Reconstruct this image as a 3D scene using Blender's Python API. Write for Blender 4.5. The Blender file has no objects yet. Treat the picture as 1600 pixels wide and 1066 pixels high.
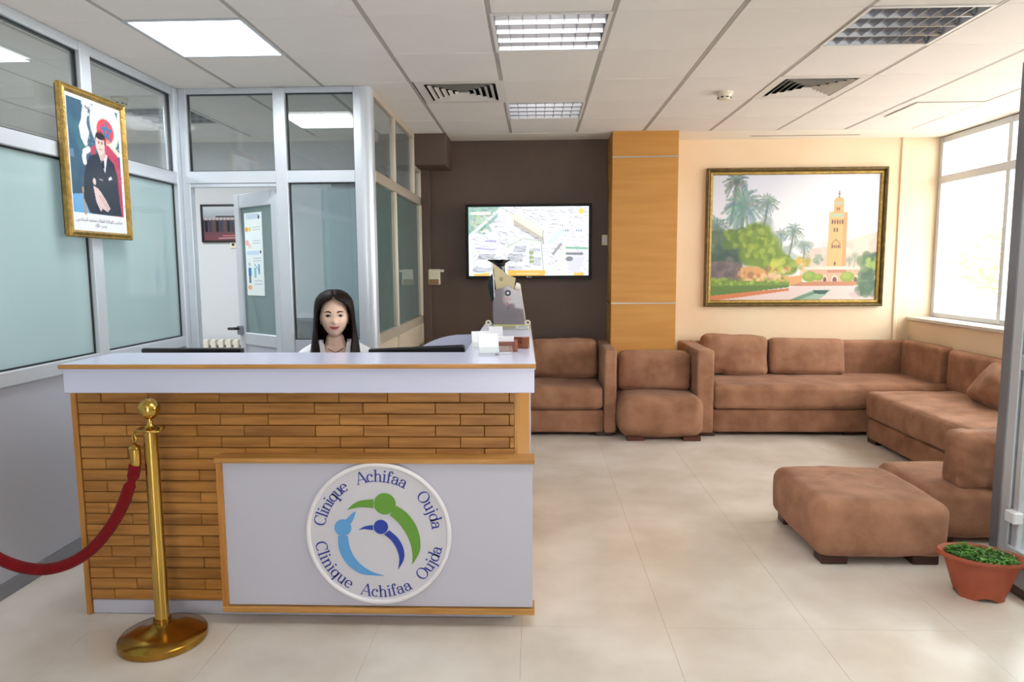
import bpy, bmesh, math, random
import numpy as np
from mathutils import Vector, Matrix, noise
random.seed(7)
PI = math.pi
C = bpy.context.scene.collection
sc = bpy.context.scene

# ------------------------------------------------------------------ camera, world, light, exposure
cam = bpy.data.cameras.new('camera'); cam.sensor_width = 36; cam.lens = 1075/1600*36; cam.clip_start = .02
co = bpy.data.objects.new('camera', cam); C.objects.link(co); sc.camera = co
_r = Vector((0.99942328, 0.03338234, -0.0062231)); _u = Vector((0.00258814, 0.10784534, 0.99416431)); _f = Vector((-0.03385866, 0.99360707, -0.10769675))
mm = Matrix((( _r[0], _u[0], -_f[0], 0), (_r[1], _u[1], -_f[1], 0), (_r[2], _u[2], -_f[2], 1.5), (0, 0, 0, 1)))
co.matrix_world = mm
sc.view_settings.view_transform = 'Standard'; sc.view_settings.look = 'None'
sc.view_settings.gamma = 1; sc.view_settings.use_curve_mapping = False
sc.view_settings.exposure = 0.0
W = bpy.data.worlds.new('sky'); sc.world = W; W.use_nodes = True
bg = W.node_tree.nodes['Background']; bg.inputs[0].default_value = (1.0, .99, .975, 1); bg.inputs[1].default_value = 8.0

def area(name, loc, rot, sx, sy, power, col=(1, 1, 1)):
    l = bpy.data.lights.new(name, 'AREA'); l.shape = 'RECTANGLE'; l.size = sx; l.size_y = sy; l.energy = power; l.color = col
    o = bpy.data.objects.new(name, l); C.objects.link(o); o.location = loc; o.rotation_euler = rot
    return o
area('unseen_lobby_fill', (-.5, -.6, 2.66), (0, 0, 0), 2.4, 1.2, 12, (.96, .97, 1))  # unseen fill panel added behind the camera
area('unseen_lobby_fill', (.6, 2.0, 2.69), (0, 0, 0), 2.2, 1.1, 28, (.97, .98, 1))  # second unseen overhead fill, added to brighten the floor and upper faces
area('led_panel_light', (-1.72, 3.746, 2.690), (0, 0, 0), .54, .54, 17, (.93, .97, 1))
area('office_light', (-3.3, 5.2, 2.66), (0, 0, 0), .6, .6, 45, (.92, .97, 1))
area('office_light', (-3.9, 2.6, 2.66), (0, 0, 0), .6, .6, 90, (.92, .97, 1))

# ------------------------------------------------------------------ materials
def s2l(c):
    return tuple((x/12.92 if x <= .04045 else ((x+.055)/1.055)**2.4) for x in c[:3])
def rgb(r, g, b): return s2l((r/255, g/255, b/255))
MATS = {}
def mat(name, col=0, rough=.5, metal=0, spec=.5, var=0, vscale=3, col2=None, bump=0, bscale=60, emis=0, coat=0, sheen=0, stretch=None, objrand=0, detail=4, vcol=False):
    if name in MATS: return MATS[name]
    m = bpy.data.materials.new(name); m.use_nodes = True; n = m.node_tree.nodes; L = m.node_tree.links
    b = n['Principled BSDF']; b.inputs['Roughness'].default_value = rough; b.inputs['Metallic'].default_value = metal
    b.inputs['Specular IOR Level'].default_value = spec; b.inputs['Base Color'].default_value = (*col, 1)
    b.inputs['Coat Weight'].default_value = coat; b.inputs['Coat Roughness'].default_value = .08
    if sheen: b.inputs['Sheen Weight'].default_value = sheen; b.inputs['Sheen Roughness'].default_value = .5
    src = None
    tc = n.new('ShaderNodeTexCoord'); mp = n.new('ShaderNodeMapping'); L.new(tc.outputs['Object'], mp.inputs[0])
    if stretch: mp.inputs['Scale'].default_value = stretch
    if objrand:
        oi = n.new('ShaderNodeObjectInfo'); mul = n.new('ShaderNodeVectorMath'); mul.operation = 'SCALE'; mul.inputs[3].default_value = 37
        cb = n.new('ShaderNodeCombineXYZ'); L.new(oi.outputs['Random'], cb.inputs[0]); L.new(oi.outputs['Random'], cb.inputs[1]); L.new(cb.outputs[0], mul.inputs[0])
        L.new(mul.outputs[0], mp.inputs['Location'])
    if vcol:
        at = n.new('ShaderNodeAttribute'); at.attribute_name = 'Col'; src = at.outputs['Color']
    if var or col2:
        nz = n.new('ShaderNodeTexNoise'); nz.inputs['Scale'].default_value = vscale; nz.inputs['Detail'].default_value = detail
        L.new(mp.outputs[0], nz.inputs['Vector'])
        rp = n.new('ShaderNodeValToRGB'); rp.color_ramp.elements[0].position = .35; rp.color_ramp.elements[1].position = .68
        c2 = col2 if col2 else tuple(max(0, x*(1-var)) for x in col)
        c1 = col if col2 else tuple(min(1, x*(1+var*.6)) for x in col)
        rp.color_ramp.elements[0].color = (*c2, 1); rp.color_ramp.elements[1].color = (*c1, 1)
        L.new(nz.outputs[0], rp.inputs[0]); src = rp.outputs[0]
    if objrand and src is not None:
        hs = n.new('ShaderNodeHueSaturation'); mr = n.new('ShaderNodeMapRange'); mr.inputs[3].default_value = 1-objrand; mr.inputs[4].default_value = 1+objrand
        L.new(oi.outputs['Random'], mr.inputs[0]); L.new(mr.outputs[0], hs.inputs['Value']); L.new(src, hs.inputs['Color']); src = hs.outputs[0]
    if src is not None: L.new(src, b.inputs['Base Color'])
    if emis:
        if src is not None: L.new(src, b.inputs['Emission Color'])
        else: b.inputs['Emission Color'].default_value = (*col, 1)
        b.inputs['Emission Strength'].default_value = emis
    if bump:
        nb = n.new('ShaderNodeTexNoise'); nb.inputs['Scale'].default_value = bscale; L.new(mp.outputs[0], nb.inputs['Vector'])
        bp = n.new('ShaderNodeBump'); bp.inputs['Strength'].default_value = bump; bp.inputs['Distance'].default_value = .01
        L.new(nb.outputs[0], bp.inputs['Height']); L.new(bp.outputs[0], b.inputs['Normal'])
    MATS[name] = m; return m
def wood(name, c1, c2, axis='x', rough=.4, objrand=.0, scale=1.0):
    st = {'x': (2*scale, 26*scale, 26*scale), 'z': (22*scale, 22*scale, 1.6*scale), 'y': (26*scale, 2*scale, 26*scale)}[axis]
    return mat(name, c1, rough, col2=c2, vscale=1.6, stretch=st, objrand=objrand, detail=6, spec=.4)
def glass(name, tint, refl, body=0.0, bodycol=(1, 1, 1), rough=0.0):
    m = bpy.data.materials.new(name); m.use_nodes = True; n = m.node_tree.nodes; L = m.node_tree.links
    n.remove(n['Principled BSDF']); out = n['Material Output']
    tr = n.new('ShaderNodeBsdfTransparent'); tr.inputs[0].default_value = (*tint, 1)
    gl = n.new('ShaderNodeBsdfGlossy'); gl.inputs['Roughness'].default_value = rough; gl.inputs[0].default_value = (1, 1, 1, 1)
    a = tr.outputs[0]
    if body:
        df = n.new('ShaderNodeBsdfDiffuse'); df.inputs[0].default_value = (*bodycol, 1)
        tl = n.new('ShaderNodeBsdfTranslucent'); tl.inputs[0].default_value = (*bodycol, 1)
        m1 = n.new('ShaderNodeMixShader'); m1.inputs[0].default_value = .5; L.new(df.outputs[0], m1.inputs[1]); L.new(tl.outputs[0], m1.inputs[2])
        m2 = n.new('ShaderNodeMixShader'); m2.inputs[0].default_value = body; L.new(a, m2.inputs[1]); L.new(m1.outputs[0], m2.inputs[2]); a = m2.outputs[0]
    fr = n.new('ShaderNodeFresnel'); ge = n.new('ShaderNodeNewGeometry'); mr = n.new('ShaderNodeMapRange')
    mr.inputs[3].default_value = refl; mr.inputs[4].default_value = 1/refl    # same reflectance on both faces of the sheet
    L.new(ge.outputs['Backfacing'], mr.inputs[0]); L.new(mr.outputs[0], fr.inputs[0])
    mx = n.new('ShaderNodeMixShader'); L.new(fr.outputs[0], mx.inputs[0]); L.new(a, mx.inputs[1]); L.new(gl.outputs[0], mx.inputs[2])
    L.new(mx.outputs[0], out.inputs[0]); return m

M_ceil = mat('ceiling_tile_white', rgb(236, 232, 228), .9, var=.03, vscale=2, bump=.15, bscale=180)
M_grid = mat('ceiling_grid_grey', rgb(178, 172, 166), .6)
M_dark = mat('dark_void', (.03, .03, .03), .9)
M_alu = mat('brushed_aluminium', rgb(205, 212, 220), .35, .35, spec=.5)
M_aluw = mat('aluminium_warm_reflection', rgb(206, 194, 176), .38, .35)  # same aluminium, warm room reflection put into the base colour
M_alud = mat('grey_aluminium', rgb(138, 142, 150), .35, .5)
M_panelg = mat('partition_panel_grey', rgb(178, 182, 194), .45)
M_panelb = mat('partition_panel_beige', rgb(205, 190, 168), .5)
M_cream = mat('cream_wall_paint', rgb(238, 218, 188), .75, col2=rgb(234, 207, 172), vscale=1.3, bump=.12, bscale=14)
M_plaster = mat('ceiling_plaster', rgb(242, 237, 228), .85, bump=.1, bscale=25)
M_brown = mat('brown_wall_paint', rgb(98, 79, 68), .55, col2=rgb(84, 66, 56), vscale=1.6, bump=.12, bscale=14)
M_officew = mat('office_wall_paint', rgb(205, 208, 212), .8)
M_clad = wood('golden_oak_cladding', rgb(204, 148, 74), rgb(194, 136, 64), 'x', .45, scale=.45)
M_strip = mat('aluminium_strip', rgb(190, 190, 186), .3, .8)
M_plank = wood('honey_oak_plank', rgb(190, 134, 66), rgb(150, 100, 44), 'x', .42, objrand=.10)
M_trim = wood('oak_trim', rgb(196, 146, 82), rgb(172, 122, 60), 'x', .45)
M_trimz = wood('oak_upright', rgb(192, 134, 66), rgb(170, 114, 50), 'z', .45)
M_joint = mat('dark_joint', rgb(96, 56, 20), .8)
M_white = mat('white_laminate', rgb(206, 210, 234), .22, spec=.45)
M_whitep = mat('white_front_panel', rgb(190, 190, 203), .4)
M_suede = mat('brown_suede', rgb(164, 120, 94), .85, col2=rgb(132, 93, 70), vscale=5, bump=.25, bscale=45, sheen=.08, detail=8, spec=.15)
M_suede2 = mat('brown_suede_light', rgb(172, 128, 102), .85, col2=rgb(140, 100, 76), vscale=6, bump=.25, bscale=45, sheen=.08, detail=8, spec=.15)
M_foot = wood('dark_walnut_foot', rgb(66, 36, 26), rgb(44, 24, 18), 'x', .4)
M_brass = mat('polished_brass', rgb(200, 164, 84), .13, 1.0, var=.06, vscale=6)
M_brassd = mat('aged_brass', rgb(176, 134, 58), .2, 1.0, var=.15, vscale=9)
M_velvet = mat('red_velvet', rgb(118, 6, 16), .85, var=.2, vscale=40, sheen=.08, spec=.2)
M_gold = mat('gilt_frame', rgb(160, 130, 66), .4, .6, var=.3, vscale=30, bump=.3, bscale=120)
M_goldd = mat('antique_gilt', rgb(120, 104, 70), .45, .5, var=.3, vscale=20)
M_ivory = mat('ivory_plastic', rgb(226, 218, 196), .45)
M_black = mat('black_plastic', (.012, .012, .014), .3)
M_blackm = mat('black_bezel', (.008, .008, .009), .45, spec=.25)
M_terr = mat('terracotta', rgb(160, 78, 52), .6, var=.12, vscale=7, bump=.1, bscale=50)
M_soil = mat('dark_soil', rgb(52, 38, 28), .95, var=.4, vscale=40, bump=.6)
M_leaf = mat('clover_leaf', rgb(92, 150, 40), .5, col2=rgb(44, 96, 24), vscale=22)
M_clear = glass('clear_pane', (.80, .83, .84), 1.55, .06, (.75, .8, .8))
M_frost = glass('frosted_pane', (.68, .74, .75), 1.42, .86, rgb(188, 206, 208), 0.02)
M_frost2 = glass('frosted_door_pane', (.7, .76, .77), 1.45, .55, rgb(160, 184, 184), 0.02)
M_doorg = glass('entrance_glass', (.86, .9, .9), 1.45)
M_winglass = glass('window_glass', (.96, .98, .98), 1.4)
M_acryl = glass('clear_acrylic', (.95, .97, .96), 1.42, .03, (.95, .95, .95))
M_plaque = glass('etched_acrylic', (.75, .73, .76), 1.5, .75, rgb(172, 164, 172), .05)
M_paper = mat('white_card', rgb(238, 238, 242), .6)
M_print = mat('printed_picture', (.8, .8, .8), .55, vcol=True)
M_printg = mat('printed_picture_under_glass', (.8, .8, .8), .25, vcol=True, spec=.5)
M_screen = mat('lit_screen', (0, 0, 0), .3, vcol=True, emis=1.35); MATS['lit_screen'].node_tree.nodes['Principled BSDF'].inputs['Base Color'].default_value = (0, 0, 0, 1)
for l in list(M_screen.node_tree.links):
    if l.to_socket.name == 'Base Color': M_screen.node_tree.links.remove(l)
M_led = mat('led_diffuser', (1, 1, 1), .5, emis=6)

# ------------------------------------------------------------------ helpers
def thing(name, label=None, cat=None, loc=(0, 0, 0), rz=0, group=None, kind=None):
    o = bpy.data.objects.new(name, None); C.objects.link(o); o.location = loc; o.rotation_euler = (0, 0, rz); o.empty_display_size = .1
    if label: o['label'] = label
    if cat: o['category'] = cat
    if group: o['group'] = group
    if kind: o['kind'] = kind
    return o
def obj(name, bm, m, parent=None, smooth=False, label=None, kind=None, loc=None, ang=None):
    me = bpy.data.meshes.new(name)
    if isinstance(bm, bmesh.types.BMesh):
        bmesh.ops.recalc_face_normals(bm, faces=bm.faces); bm.to_mesh(me); bm.free()
    else: me = bm
    for x in (m if isinstance(m, (list, tuple)) else [m]): me.materials.append(x)
    if smooth:
        for p in me.polygons: p.use_smooth = True
        if ang: me.set_sharp_from_angle(angle=math.radians(ang))
    o = bpy.data.objects.new(name, me); C.objects.link(o)
    if parent: o.parent = parent
    if loc: o.location = loc
    if label: o['label'] = label
    if kind: o['kind'] = kind
    return o
def tag(o, label, cat, group=None):
    o['label'] = label; o['category'] = cat
    if group: o['group'] = group
    return o
def add_box(bm, a, b, bev=0, seg=1, mi=0, mtx=None):
    x0, y0, z0 = a; x1, y1, z1 = b
    r = bmesh.ops.create_cube(bm, size=1)
    vs = r['verts']
    for v in vs:
        v.co = Vector(((x0+x1)/2+v.co.x*(x1-x0), (y0+y1)/2+v.co.y*(y1-y0), (z0+z1)/2+v.co.z*(z1-z0)))
    fs = list({f for v in vs for f in v.link_faces})
    for f in fs: f.material_index = mi
    if bev:
        es = list({e for v in vs for e in v.link_edges})
        rr = bmesh.ops.bevel(bm, geom=es, offset=bev, segments=seg, affect='EDGES', profile=.5)
        vs = list({v for f in rr['faces'] for v in f.verts} | {v for v in vs if v.is_valid})
    if mtx is not None: bmesh.ops.transform(bm, matrix=mtx, verts=vs)
    return vs
def box(a, b, bev=0, seg=1, mtx=None):
    bm = bmesh.new(); add_box(bm, a, b, bev, seg, 0, mtx); return bm
def part(name, a, b, m, parent, bev=.002, seg=1, **k): return obj(name, box(a, b, bev, seg), m, parent, **k)
def add_lathe(bm, prof, seg=32, c=(0, 0, 0), sx=1, sy=1):
    rings = []
    for r, z in prof:
        rings.append([bm.verts.new((c[0]+max(r, 1e-4)*math.cos(2*PI*i/seg)*sx, c[1]+max(r, 1e-4)*math.sin(2*PI*i/seg)*sy, c[2]+z)) for i in range(seg)])
    for a, b in zip(rings, rings[1:]):
        for i in range(seg): bm.faces.new((a[i], a[(i+1) % seg], b[(i+1) % seg], b[i]))
    if prof[0][0] > 1e-3: bm.faces.new(rings[0][::-1])
    if prof[-1][0] > 1e-3: bm.faces.new(rings[-1])
def lathe(prof, seg=32, c=(0, 0, 0), **k):
    bm = bmesh.new(); add_lathe(bm, prof, seg, c, **k); return bm
def add_tube(bm, pts, r, seg=10, cap=True):
    pts = [Vector(p) for p in pts]; rings = []; n = len(pts)
    rs = r if isinstance(r, (list, tuple)) else [r]*n
    up = Vector((0, 0, 1)); prev = None
    for i, p in enumerate(pts):
        t = (pts[min(i+1, n-1)]-pts[max(i-1, 0)]).normalized()
        a = prev if prev is not None else (up.cross(t) if abs(t.z) < .95 else Vector((1, 0, 0)).cross(t))
        a = (a-t*a.dot(t)).normalized(); prev = a; b = t.cross(a)
        rings.append([bm.verts.new(p+a*math.cos(2*PI*k/seg)*rs[i]+b*math.sin(2*PI*k/seg)*rs[i]) for k in range(seg)])
    for a, b in zip(rings, rings[1:]):
        for i in range(seg): bm.faces.new((a[i], a[(i+1) % seg], b[(i+1) % seg], b[i]))
    if cap: bm.faces.new(rings[0][::-1]); bm.faces.new(rings[-1])
def tube(pts, r, seg=10):
    bm = bmesh.new(); add_tube(bm, pts, r, seg); return bm
def add_prism(bm, poly, h, mtx=None, mi=0):
    """poly in xy, extruded 0..h in z, then mtx"""
    a = [bm.verts.new((x, y, 0)) for x, y in poly]; b = [bm.verts.new((x, y, h)) for x, y in poly]
    fs = []
    try:
        fs.append(bm.faces.new(a[::-1])); fs.append(bm.faces.new(b))
    except ValueError: pass
    n = len(poly)
    for i in range(n):
        fs.append(bm.faces.new((a[i], a[(i+1) % n], b[(i+1) % n], b[i])))
    for f in fs: f.material_index = mi
    if mtx is not None: bmesh.ops.transform(bm, matrix=mtx, verts=a+b)
def prism(poly, h, mtx=None):
    bm = bmesh.new(); add_prism(bm, poly, h, mtx); return bm
def copy_tree(o, parent=None, loc=None, rz=None, label=None):
    c = o.copy(); C.objects.link(c)
    if parent: c.parent = parent
    if loc is not None: c.location = loc
    if rz is not None: c.rotation_euler = (0, 0, rz)
    if label: c['label'] = label
    for ch in list(o.children):
        copy_tree(ch, c)
    return c
def softbox(a, b, r=.06, n=14, puff=(0, 0, 0), wr=.006, ws=6, seed=0, tuft=None, mtx=None, sag=0):
    """cushion: rounded box, each pair of faces bulged by puff, surface wrinkled by noise"""
    a = Vector(a); b = Vector(b); c = (a+b)/2; h = (b-a)/2
    bm = bmesh.new(); bmesh.ops.create_cube(bm, size=2)
    bmesh.ops.subdivide_edges(bm, edges=bm.edges[:], cuts=n, use_grid_fill=True)
    r = min(r, h.x*.98, h.y*.98, h.z*.98)
    for v in bm.verts:
        q = v.co.copy()
        q = Vector([math.copysign(1-(1-abs(t))**1.25, t) for t in q])
        p = Vector((q.x*h.x, q.y*h.y, q.z*h.z))
        inner = Vector([max(-(hh-r), min(hh-r, t)) for t, hh in zip(p, h)])
        d = p-inner
        if d.length > 1e-6: p = inner+d.normalized()*min(r, d.length if max(abs(d.x), abs(d.y), abs(d.z)) < r*.999 else r)
        fx, fy, fz = [(1-min(1, abs(t))**2) for t in q]
        p.x += math.copysign(puff[0]*fy*fz, q.x)*(abs(q.x) > .98)
        p.y += math.copysign(puff[1]*fx*fz, q.y)*(abs(q.y) > .98)
        p.z += math.copysign(puff[2]*fx*fy, q.z)*(abs(q.z) > .98)
        if sag and q.z > .9: p.z -= sag*fx*fy
        if tuft and q.z > .9:
            for tx, ty in tuft:
                dd = ((p.x-tx*h.x)**2+(p.y-ty*h.y)**2)**.5
                p.z -= .022*math.exp(-(dd/.03)**2)+.008*math.exp(-(dd/.10)**2)
        nn = noise.noise_vector(Vector((p.x*ws+seed*7.3, p.y*ws, p.z*ws)))
        n2 = noise.noise(Vector((p.x*ws*2.6+seed, p.y*ws*1.1, p.z*ws*2.6+3)))
        v.co = c+p+nn*wr+Vector((n2, n2, n2))*wr*.5
    if mtx is not None: bmesh.ops.transform(bm, matrix=mtx, verts=bm.verts)
    return bm
def about(p, rx=0, ry=0, rz=0):
    return Matrix.Translation(p) @ Matrix.Rotation(rz, 4, 'Z') @ Matrix.Rotation(ry, 4, 'Y') @ Matrix.Rotation(rx, 4, 'X') @ Matrix.Translation(-Vector(p))

# a little painter: flat prints are drawn into vertex colours of a fine grid
class Canvas:
    def __init__(s, w, h, col):
        s.w, s.h = w, h; s.a = np.ones((h, w, 3))*np.array(col, float)/255.
        s.X, s.Y = np.meshgrid((np.arange(w)+.5)/w, (np.arange(h)+.5)/h); s.asp = w/h
        s.rng = np.random.RandomState(3)
    def put(s, m, col, al=1.0):
        m = np.clip(m, 0, 1)[..., None]*al; s.a = s.a*(1-m)+np.array(col, float)/255.*m
    def poly(s, pts, col, al=1.0):
        ins = np.zeros((s.h, s.w), bool); n = len(pts)
        for i in range(n):
            x0, y0 = pts[i]; x1, y1 = pts[(i+1) % n]
            if y0 == y1: continue
            c = ((y0 > s.Y) != (y1 > s.Y)) & (s.X < (x1-x0)*(s.Y-y0)/(y1-y0)+x0)
            ins ^= c
        s.put(ins.astype(float), col, al)
    def rect(s, x0, y0, x1, y1, col, al=1.0): s.poly([(x0, y0), (x1, y0), (x1, y1), (x0, y1)], col, al)
    def ell(s, cx, cy, rx, ry, col, al=1.0, soft=.12):
        d = np.sqrt(((s.X-cx)/rx)**2+((s.Y-cy)/ry)**2); s.put((1-d)/soft+.5, col, al)
    def line(s, pts, w, col, al=1.0):
        for (x0, y0), (x1, y1) in zip(pts, pts[1:]):
            dx, dy = (x1-x0)*s.asp, y1-y0; L = dx*dx+dy*dy+1e-12
            px, py = (s.X-x0)*s.asp, s.Y-y0; t = np.clip((px*dx+py*dy)/L, 0, 1)
            d = np.hypot(px-t*dx, py-t*dy); s.put((w-d)*s.h+.5, col, al)
    def grad(s, y0, y1, c0, c1, x0=0, x1=1):
        t = np.clip((s.Y-y0)/(y1-y0), 0, 1)[..., None]; m = ((s.Y >= y0) & (s.Y <= y1) & (s.X >= x0) & (s.X <= x1))[..., None]
        c = np.array(c0)/255.*(1-t)+np.array(c1)/255.*t; s.a = np.where(m, c, s.a)
    def blobs(s, n, box_, r, cols, al=.7, yx=1):
        for i in range(n):
            x = s.rng.uniform(box_[0], box_[2]); y = s.rng.uniform(box_[1], box_[3]); rr = s.rng.uniform(.5, 1)*r
            s.ell(x, y, rr, rr*s.asp*yx, cols[s.rng.randint(len(cols))], al, .5)
def picture(name, cv, w, h, m, parent, mtx):
    W_, H_ = cv.w, cv.h
    xs = np.linspace(-w/2, w/2, W_); zs = np.linspace(h/2, -h/2, H_)
    X, Z = np.meshgrid(xs, zs); co_ = np.stack([X, np.zeros_like(X), Z], -1).reshape(-1, 3)
    idx = np.arange(W_*H_).reshape(H_, W_)
    f = np.stack([idx[:-1, :-1], idx[1:, :-1], idx[1:, 1:], idx[:-1, 1:]], -1).reshape(-1, 4)
    me = bpy.data.meshes.new(name); me.from_pydata(co_.tolist(), [], f.tolist())
    at = me.attributes.new('Col', 'FLOAT_COLOR', 'POINT')
    a = cv.a.reshape(-1, 3); lin = np.where(a <= .04045, a/12.92, ((a+.055)/1.055)**2.4)
    at.data.foreach_set('color', np.concatenate([lin, np.ones((len(lin), 1))], 1).astype(np.float32).ravel())
    me.transform(mtx); return obj(name, me, m, parent)

# ------------------------------------------------------------------ the room shell
ZC = 2.708; GX0 = -.2206; GY0 = 3.446; T = .6
floor = thing('floor', kind='structure')
part('floor_slab', (-7.0, -3.0, -.2), (4.3, 7.2, -.012), mat('grout', rgb(214, 204, 190), .5), floor, 0)
def floor_mat():
    m = mat('beige_marble', rgb(226, 219, 210), .2, spec=.5, col2=rgb(205, 194, 181), vscale=2.2, objrand=.006, detail=9)
    n = m.node_tree.nodes; ge = n.new('ShaderNodeNewGeometry'); nt = [x for x in n if x.type == 'TEX_NOISE'][0]
    m.node_tree.links.new(ge.outputs['Position'], nt.inputs['Vector'])   # one marble run across the slabs
    return m
M_floor = floor_mat()
tile0 = None
for i in range(-12, 8):
    for j in range(-3, 12):
        x = -.06+i*.6; y = -.26+j*.6
        if x < -4.6 or x > 3.9: continue
        if tile0 is None:
            tile0 = obj('floor_tile', box((.0004, .0004, -.012), (.5996, .5996, 0), .0003), M_floor, floor); t = tile0
        else:
            t = tile0.copy(); C.objects.link(t); t.parent = floor
        t.location = (x, y, random.uniform(-.0001, .0001))

ceiling = thing('ceiling', kind='structure')
part('ceiling_slab', (-7.0, -3.0, 2.80), (4.3, 7.2, 2.9), M_dark, ceiling, 0)
part('plaster_ceiling', (-7.0, -3.0, 2.706), (4.3, GY0-5*T, 2.79), M_plaster, ceiling, 0)
part('plaster_border', (-7.0, GY0+5*T, 2.706), (4.3, 7.2, 2.79), M_plaster, ceiling, 0)
part('plaster_border', (GX0+6*T, GY0-5*T, 2.706), (4.3, GY0+5*T, 2.79), M_plaster, ceiling, 0)
part('plaster_border', (-7.0, GY0-5*T, 2.706), (GX0-9*T, GY0+5*T, 2.79), M_plaster, ceiling, 0)
skip = {(0, 0), (3, 0), (0, 3), (-3, 0), (-1, 2), (3, 2), (-6, 3), (-6, 2)}
skip |= {(-9+3, 2)}
ct = None
for i in range(-9, 6):
    for j in range(-5, 5):
        if (i, j) in {(0, 0), (3, 0), (0, 3), (-3, 0), (-5, 3)}: continue
        if (i, j) in {(-1, 2), (3, 2)}: continue
        if ct is None:
            ct = obj('ceiling_tile', box((.0125, .003, 0), (T-.0125, T-.003, .02), .003), M_ceil, ceiling); t = ct
        else:
            t = ct.copy(); C.objects.link(t); t.parent = ceiling
        t.location = (GX0+i*T, GY0+j*T, ZC-.001+random.uniform(-.001, .0015))
for i in range(-9, 7):
    obj('ceiling_channel', box((GX0+i*T-.0115, GY0-5*T, ZC+.001), (GX0+i*T+.0115, GY0+5*T-.03, ZC+.016), .001), M_grid, ceiling)
for j in range(-5, 6):
    obj('ceiling_cross_bar', box((GX0-9*T, GY0+j*T-.004, ZC+.006), (GX0+6*T, GY0+j*T+.004, ZC+.018)), M_grid, ceiling)

# back walls
wb = thing('wall_back', kind='structure')
part('brown_wall', (-1.13, 6.78, 0), (.72, 7.0, 2.72), M_brown, wb, 0)
part('brown_bulkhead', (-1.14, 6.385, 2.425), (-.805, 6.785, 2.715), M_brown, wb, .012, 2, smooth=False)
part('brown_wall_edge', (-1.13, 6.72, 0), (-1.02, 6.785, 2.43), M_brown, wb, .006)
part('cream_wall', (1.28, 6.88, 0), (3.53, 7.0, 2.72), M_cream, wb, 0)
part('cream_wall_return', (.7, 6.8, 0), (1.285, 7.0, 2.72), M_cream, wb, 0)
part('cream_pier', (3.52, 6.90, 0), (3.93, 7.0, 2.72), M_cream, wb, .01, 2)
part('corner_bead', (3.512, 6.862, 0), (3.55, 6.90, 2.706), M_cream, wb, .006)
colm = thing('wall_column', kind='structure')
part('column_core', (.715, 6.42, 0), (1.285, 6.88, 2.715), M_dark, colm, 0)
for z0, z1 in ((.0, .545), (.552, 1.150), (1.160, 2.475), (2.485, 2.712)):
    part('cladding_panel', (.702, 6.40, z0), (1.298, 6.425, z1), M_clad, colm, .002)
    part('cladding_panel', (.702, 6.426, z0), (.714, 6.78, z1), M_clad, colm, .002)
    part('cladding_panel', (1.286, 6.426, z0), (1.298, 6.88, z1), M_clad, colm, .002)
for z in (.548, 1.155, 2.480):
    part('metal_strip', (.700, 6.397, z-.006), (1.300, 6.43, z+.006), M_strip, colm, .001)

# right window wall
wr = thing('wall_right', kind='structure')
part('knee_wall', (3.68, 1.0, 0), (3.96, 6.9, .955), M_cream, wr, 0)
part('lintel', (3.92, 1.0, 2.69), (4.2, 7.0, 2.75), M_plaster, wr, 0)
part('pier', (3.68, -3.0, 0), (4.1, 1.6, 2.72), M_cream, wr, 0)
win = thing('window_1', kind='structure')
part('window_sill', (3.655, 1.6, .955), (3.97, 6.895, .985), mat('sill_stone', rgb(214, 208, 200), .4, var=.08, vscale=12), win, .004)
ys = [6.895, 5.93, 4.95, 3.95, 2.95, 1.9]
for y in ys:
    part('window_mullion', (3.885, y-.05, .985), (3.955, y, 2.70), M_alu, win, .004)
part('window_rail', (3.89, 1.6, .985), (3.95, 6.845, 1.03), M_alu, win, .004)
part('window_rail', (3.89, 1.6, 2.645), (3.95, 6.845, 2.70), M_alu, win, .004)
part('window_transom', (3.875, 1.6, 2.26), (3.96, 6.845, 2.335), M_alu, win, .006)
for y1, y0 in zip(ys, ys[1:]):
    part('window_pane', (3.915, y0, 1.03), (3.921, y1-.05, 2.26), M_winglass, win, 0)
    part('window_pane', (3.915, y0, 2.335), (3.921, y1-.05, 2.645), M_winglass, win, 0)
# office beyond the partitions
wo = thing('wall_office', kind='structure')
part('office_back_wall', (-7.0, 6.7, 0), (-1.13, 6.85, 2.72), M_officew, wo, 0)
part('office_side_wall', (-7.1, -3.0, 0), (-6.9, 6.85, 2.72), M_officew, wo, 0)
part('brown_wall_back', (-1.13, 6.79, 0), (-1.06, 6.86, 2.72), M_officew, wo, 0)
wf = thing('wall_front', kind='structure')
part('front_wall_left', (-7.0, -3.1, 0), (-.5, -2.9, 2.8), M_officew, wf, 0)
part('front_wall_right', (.9, -3.1, 0), (4.3, -2.9, 2.8), M_officew, wf, 0)
part('front_lintel', (-.5, -3.1, 2.3), (.9, -2.9, 2.8), M_officew, wf, 0)

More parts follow.
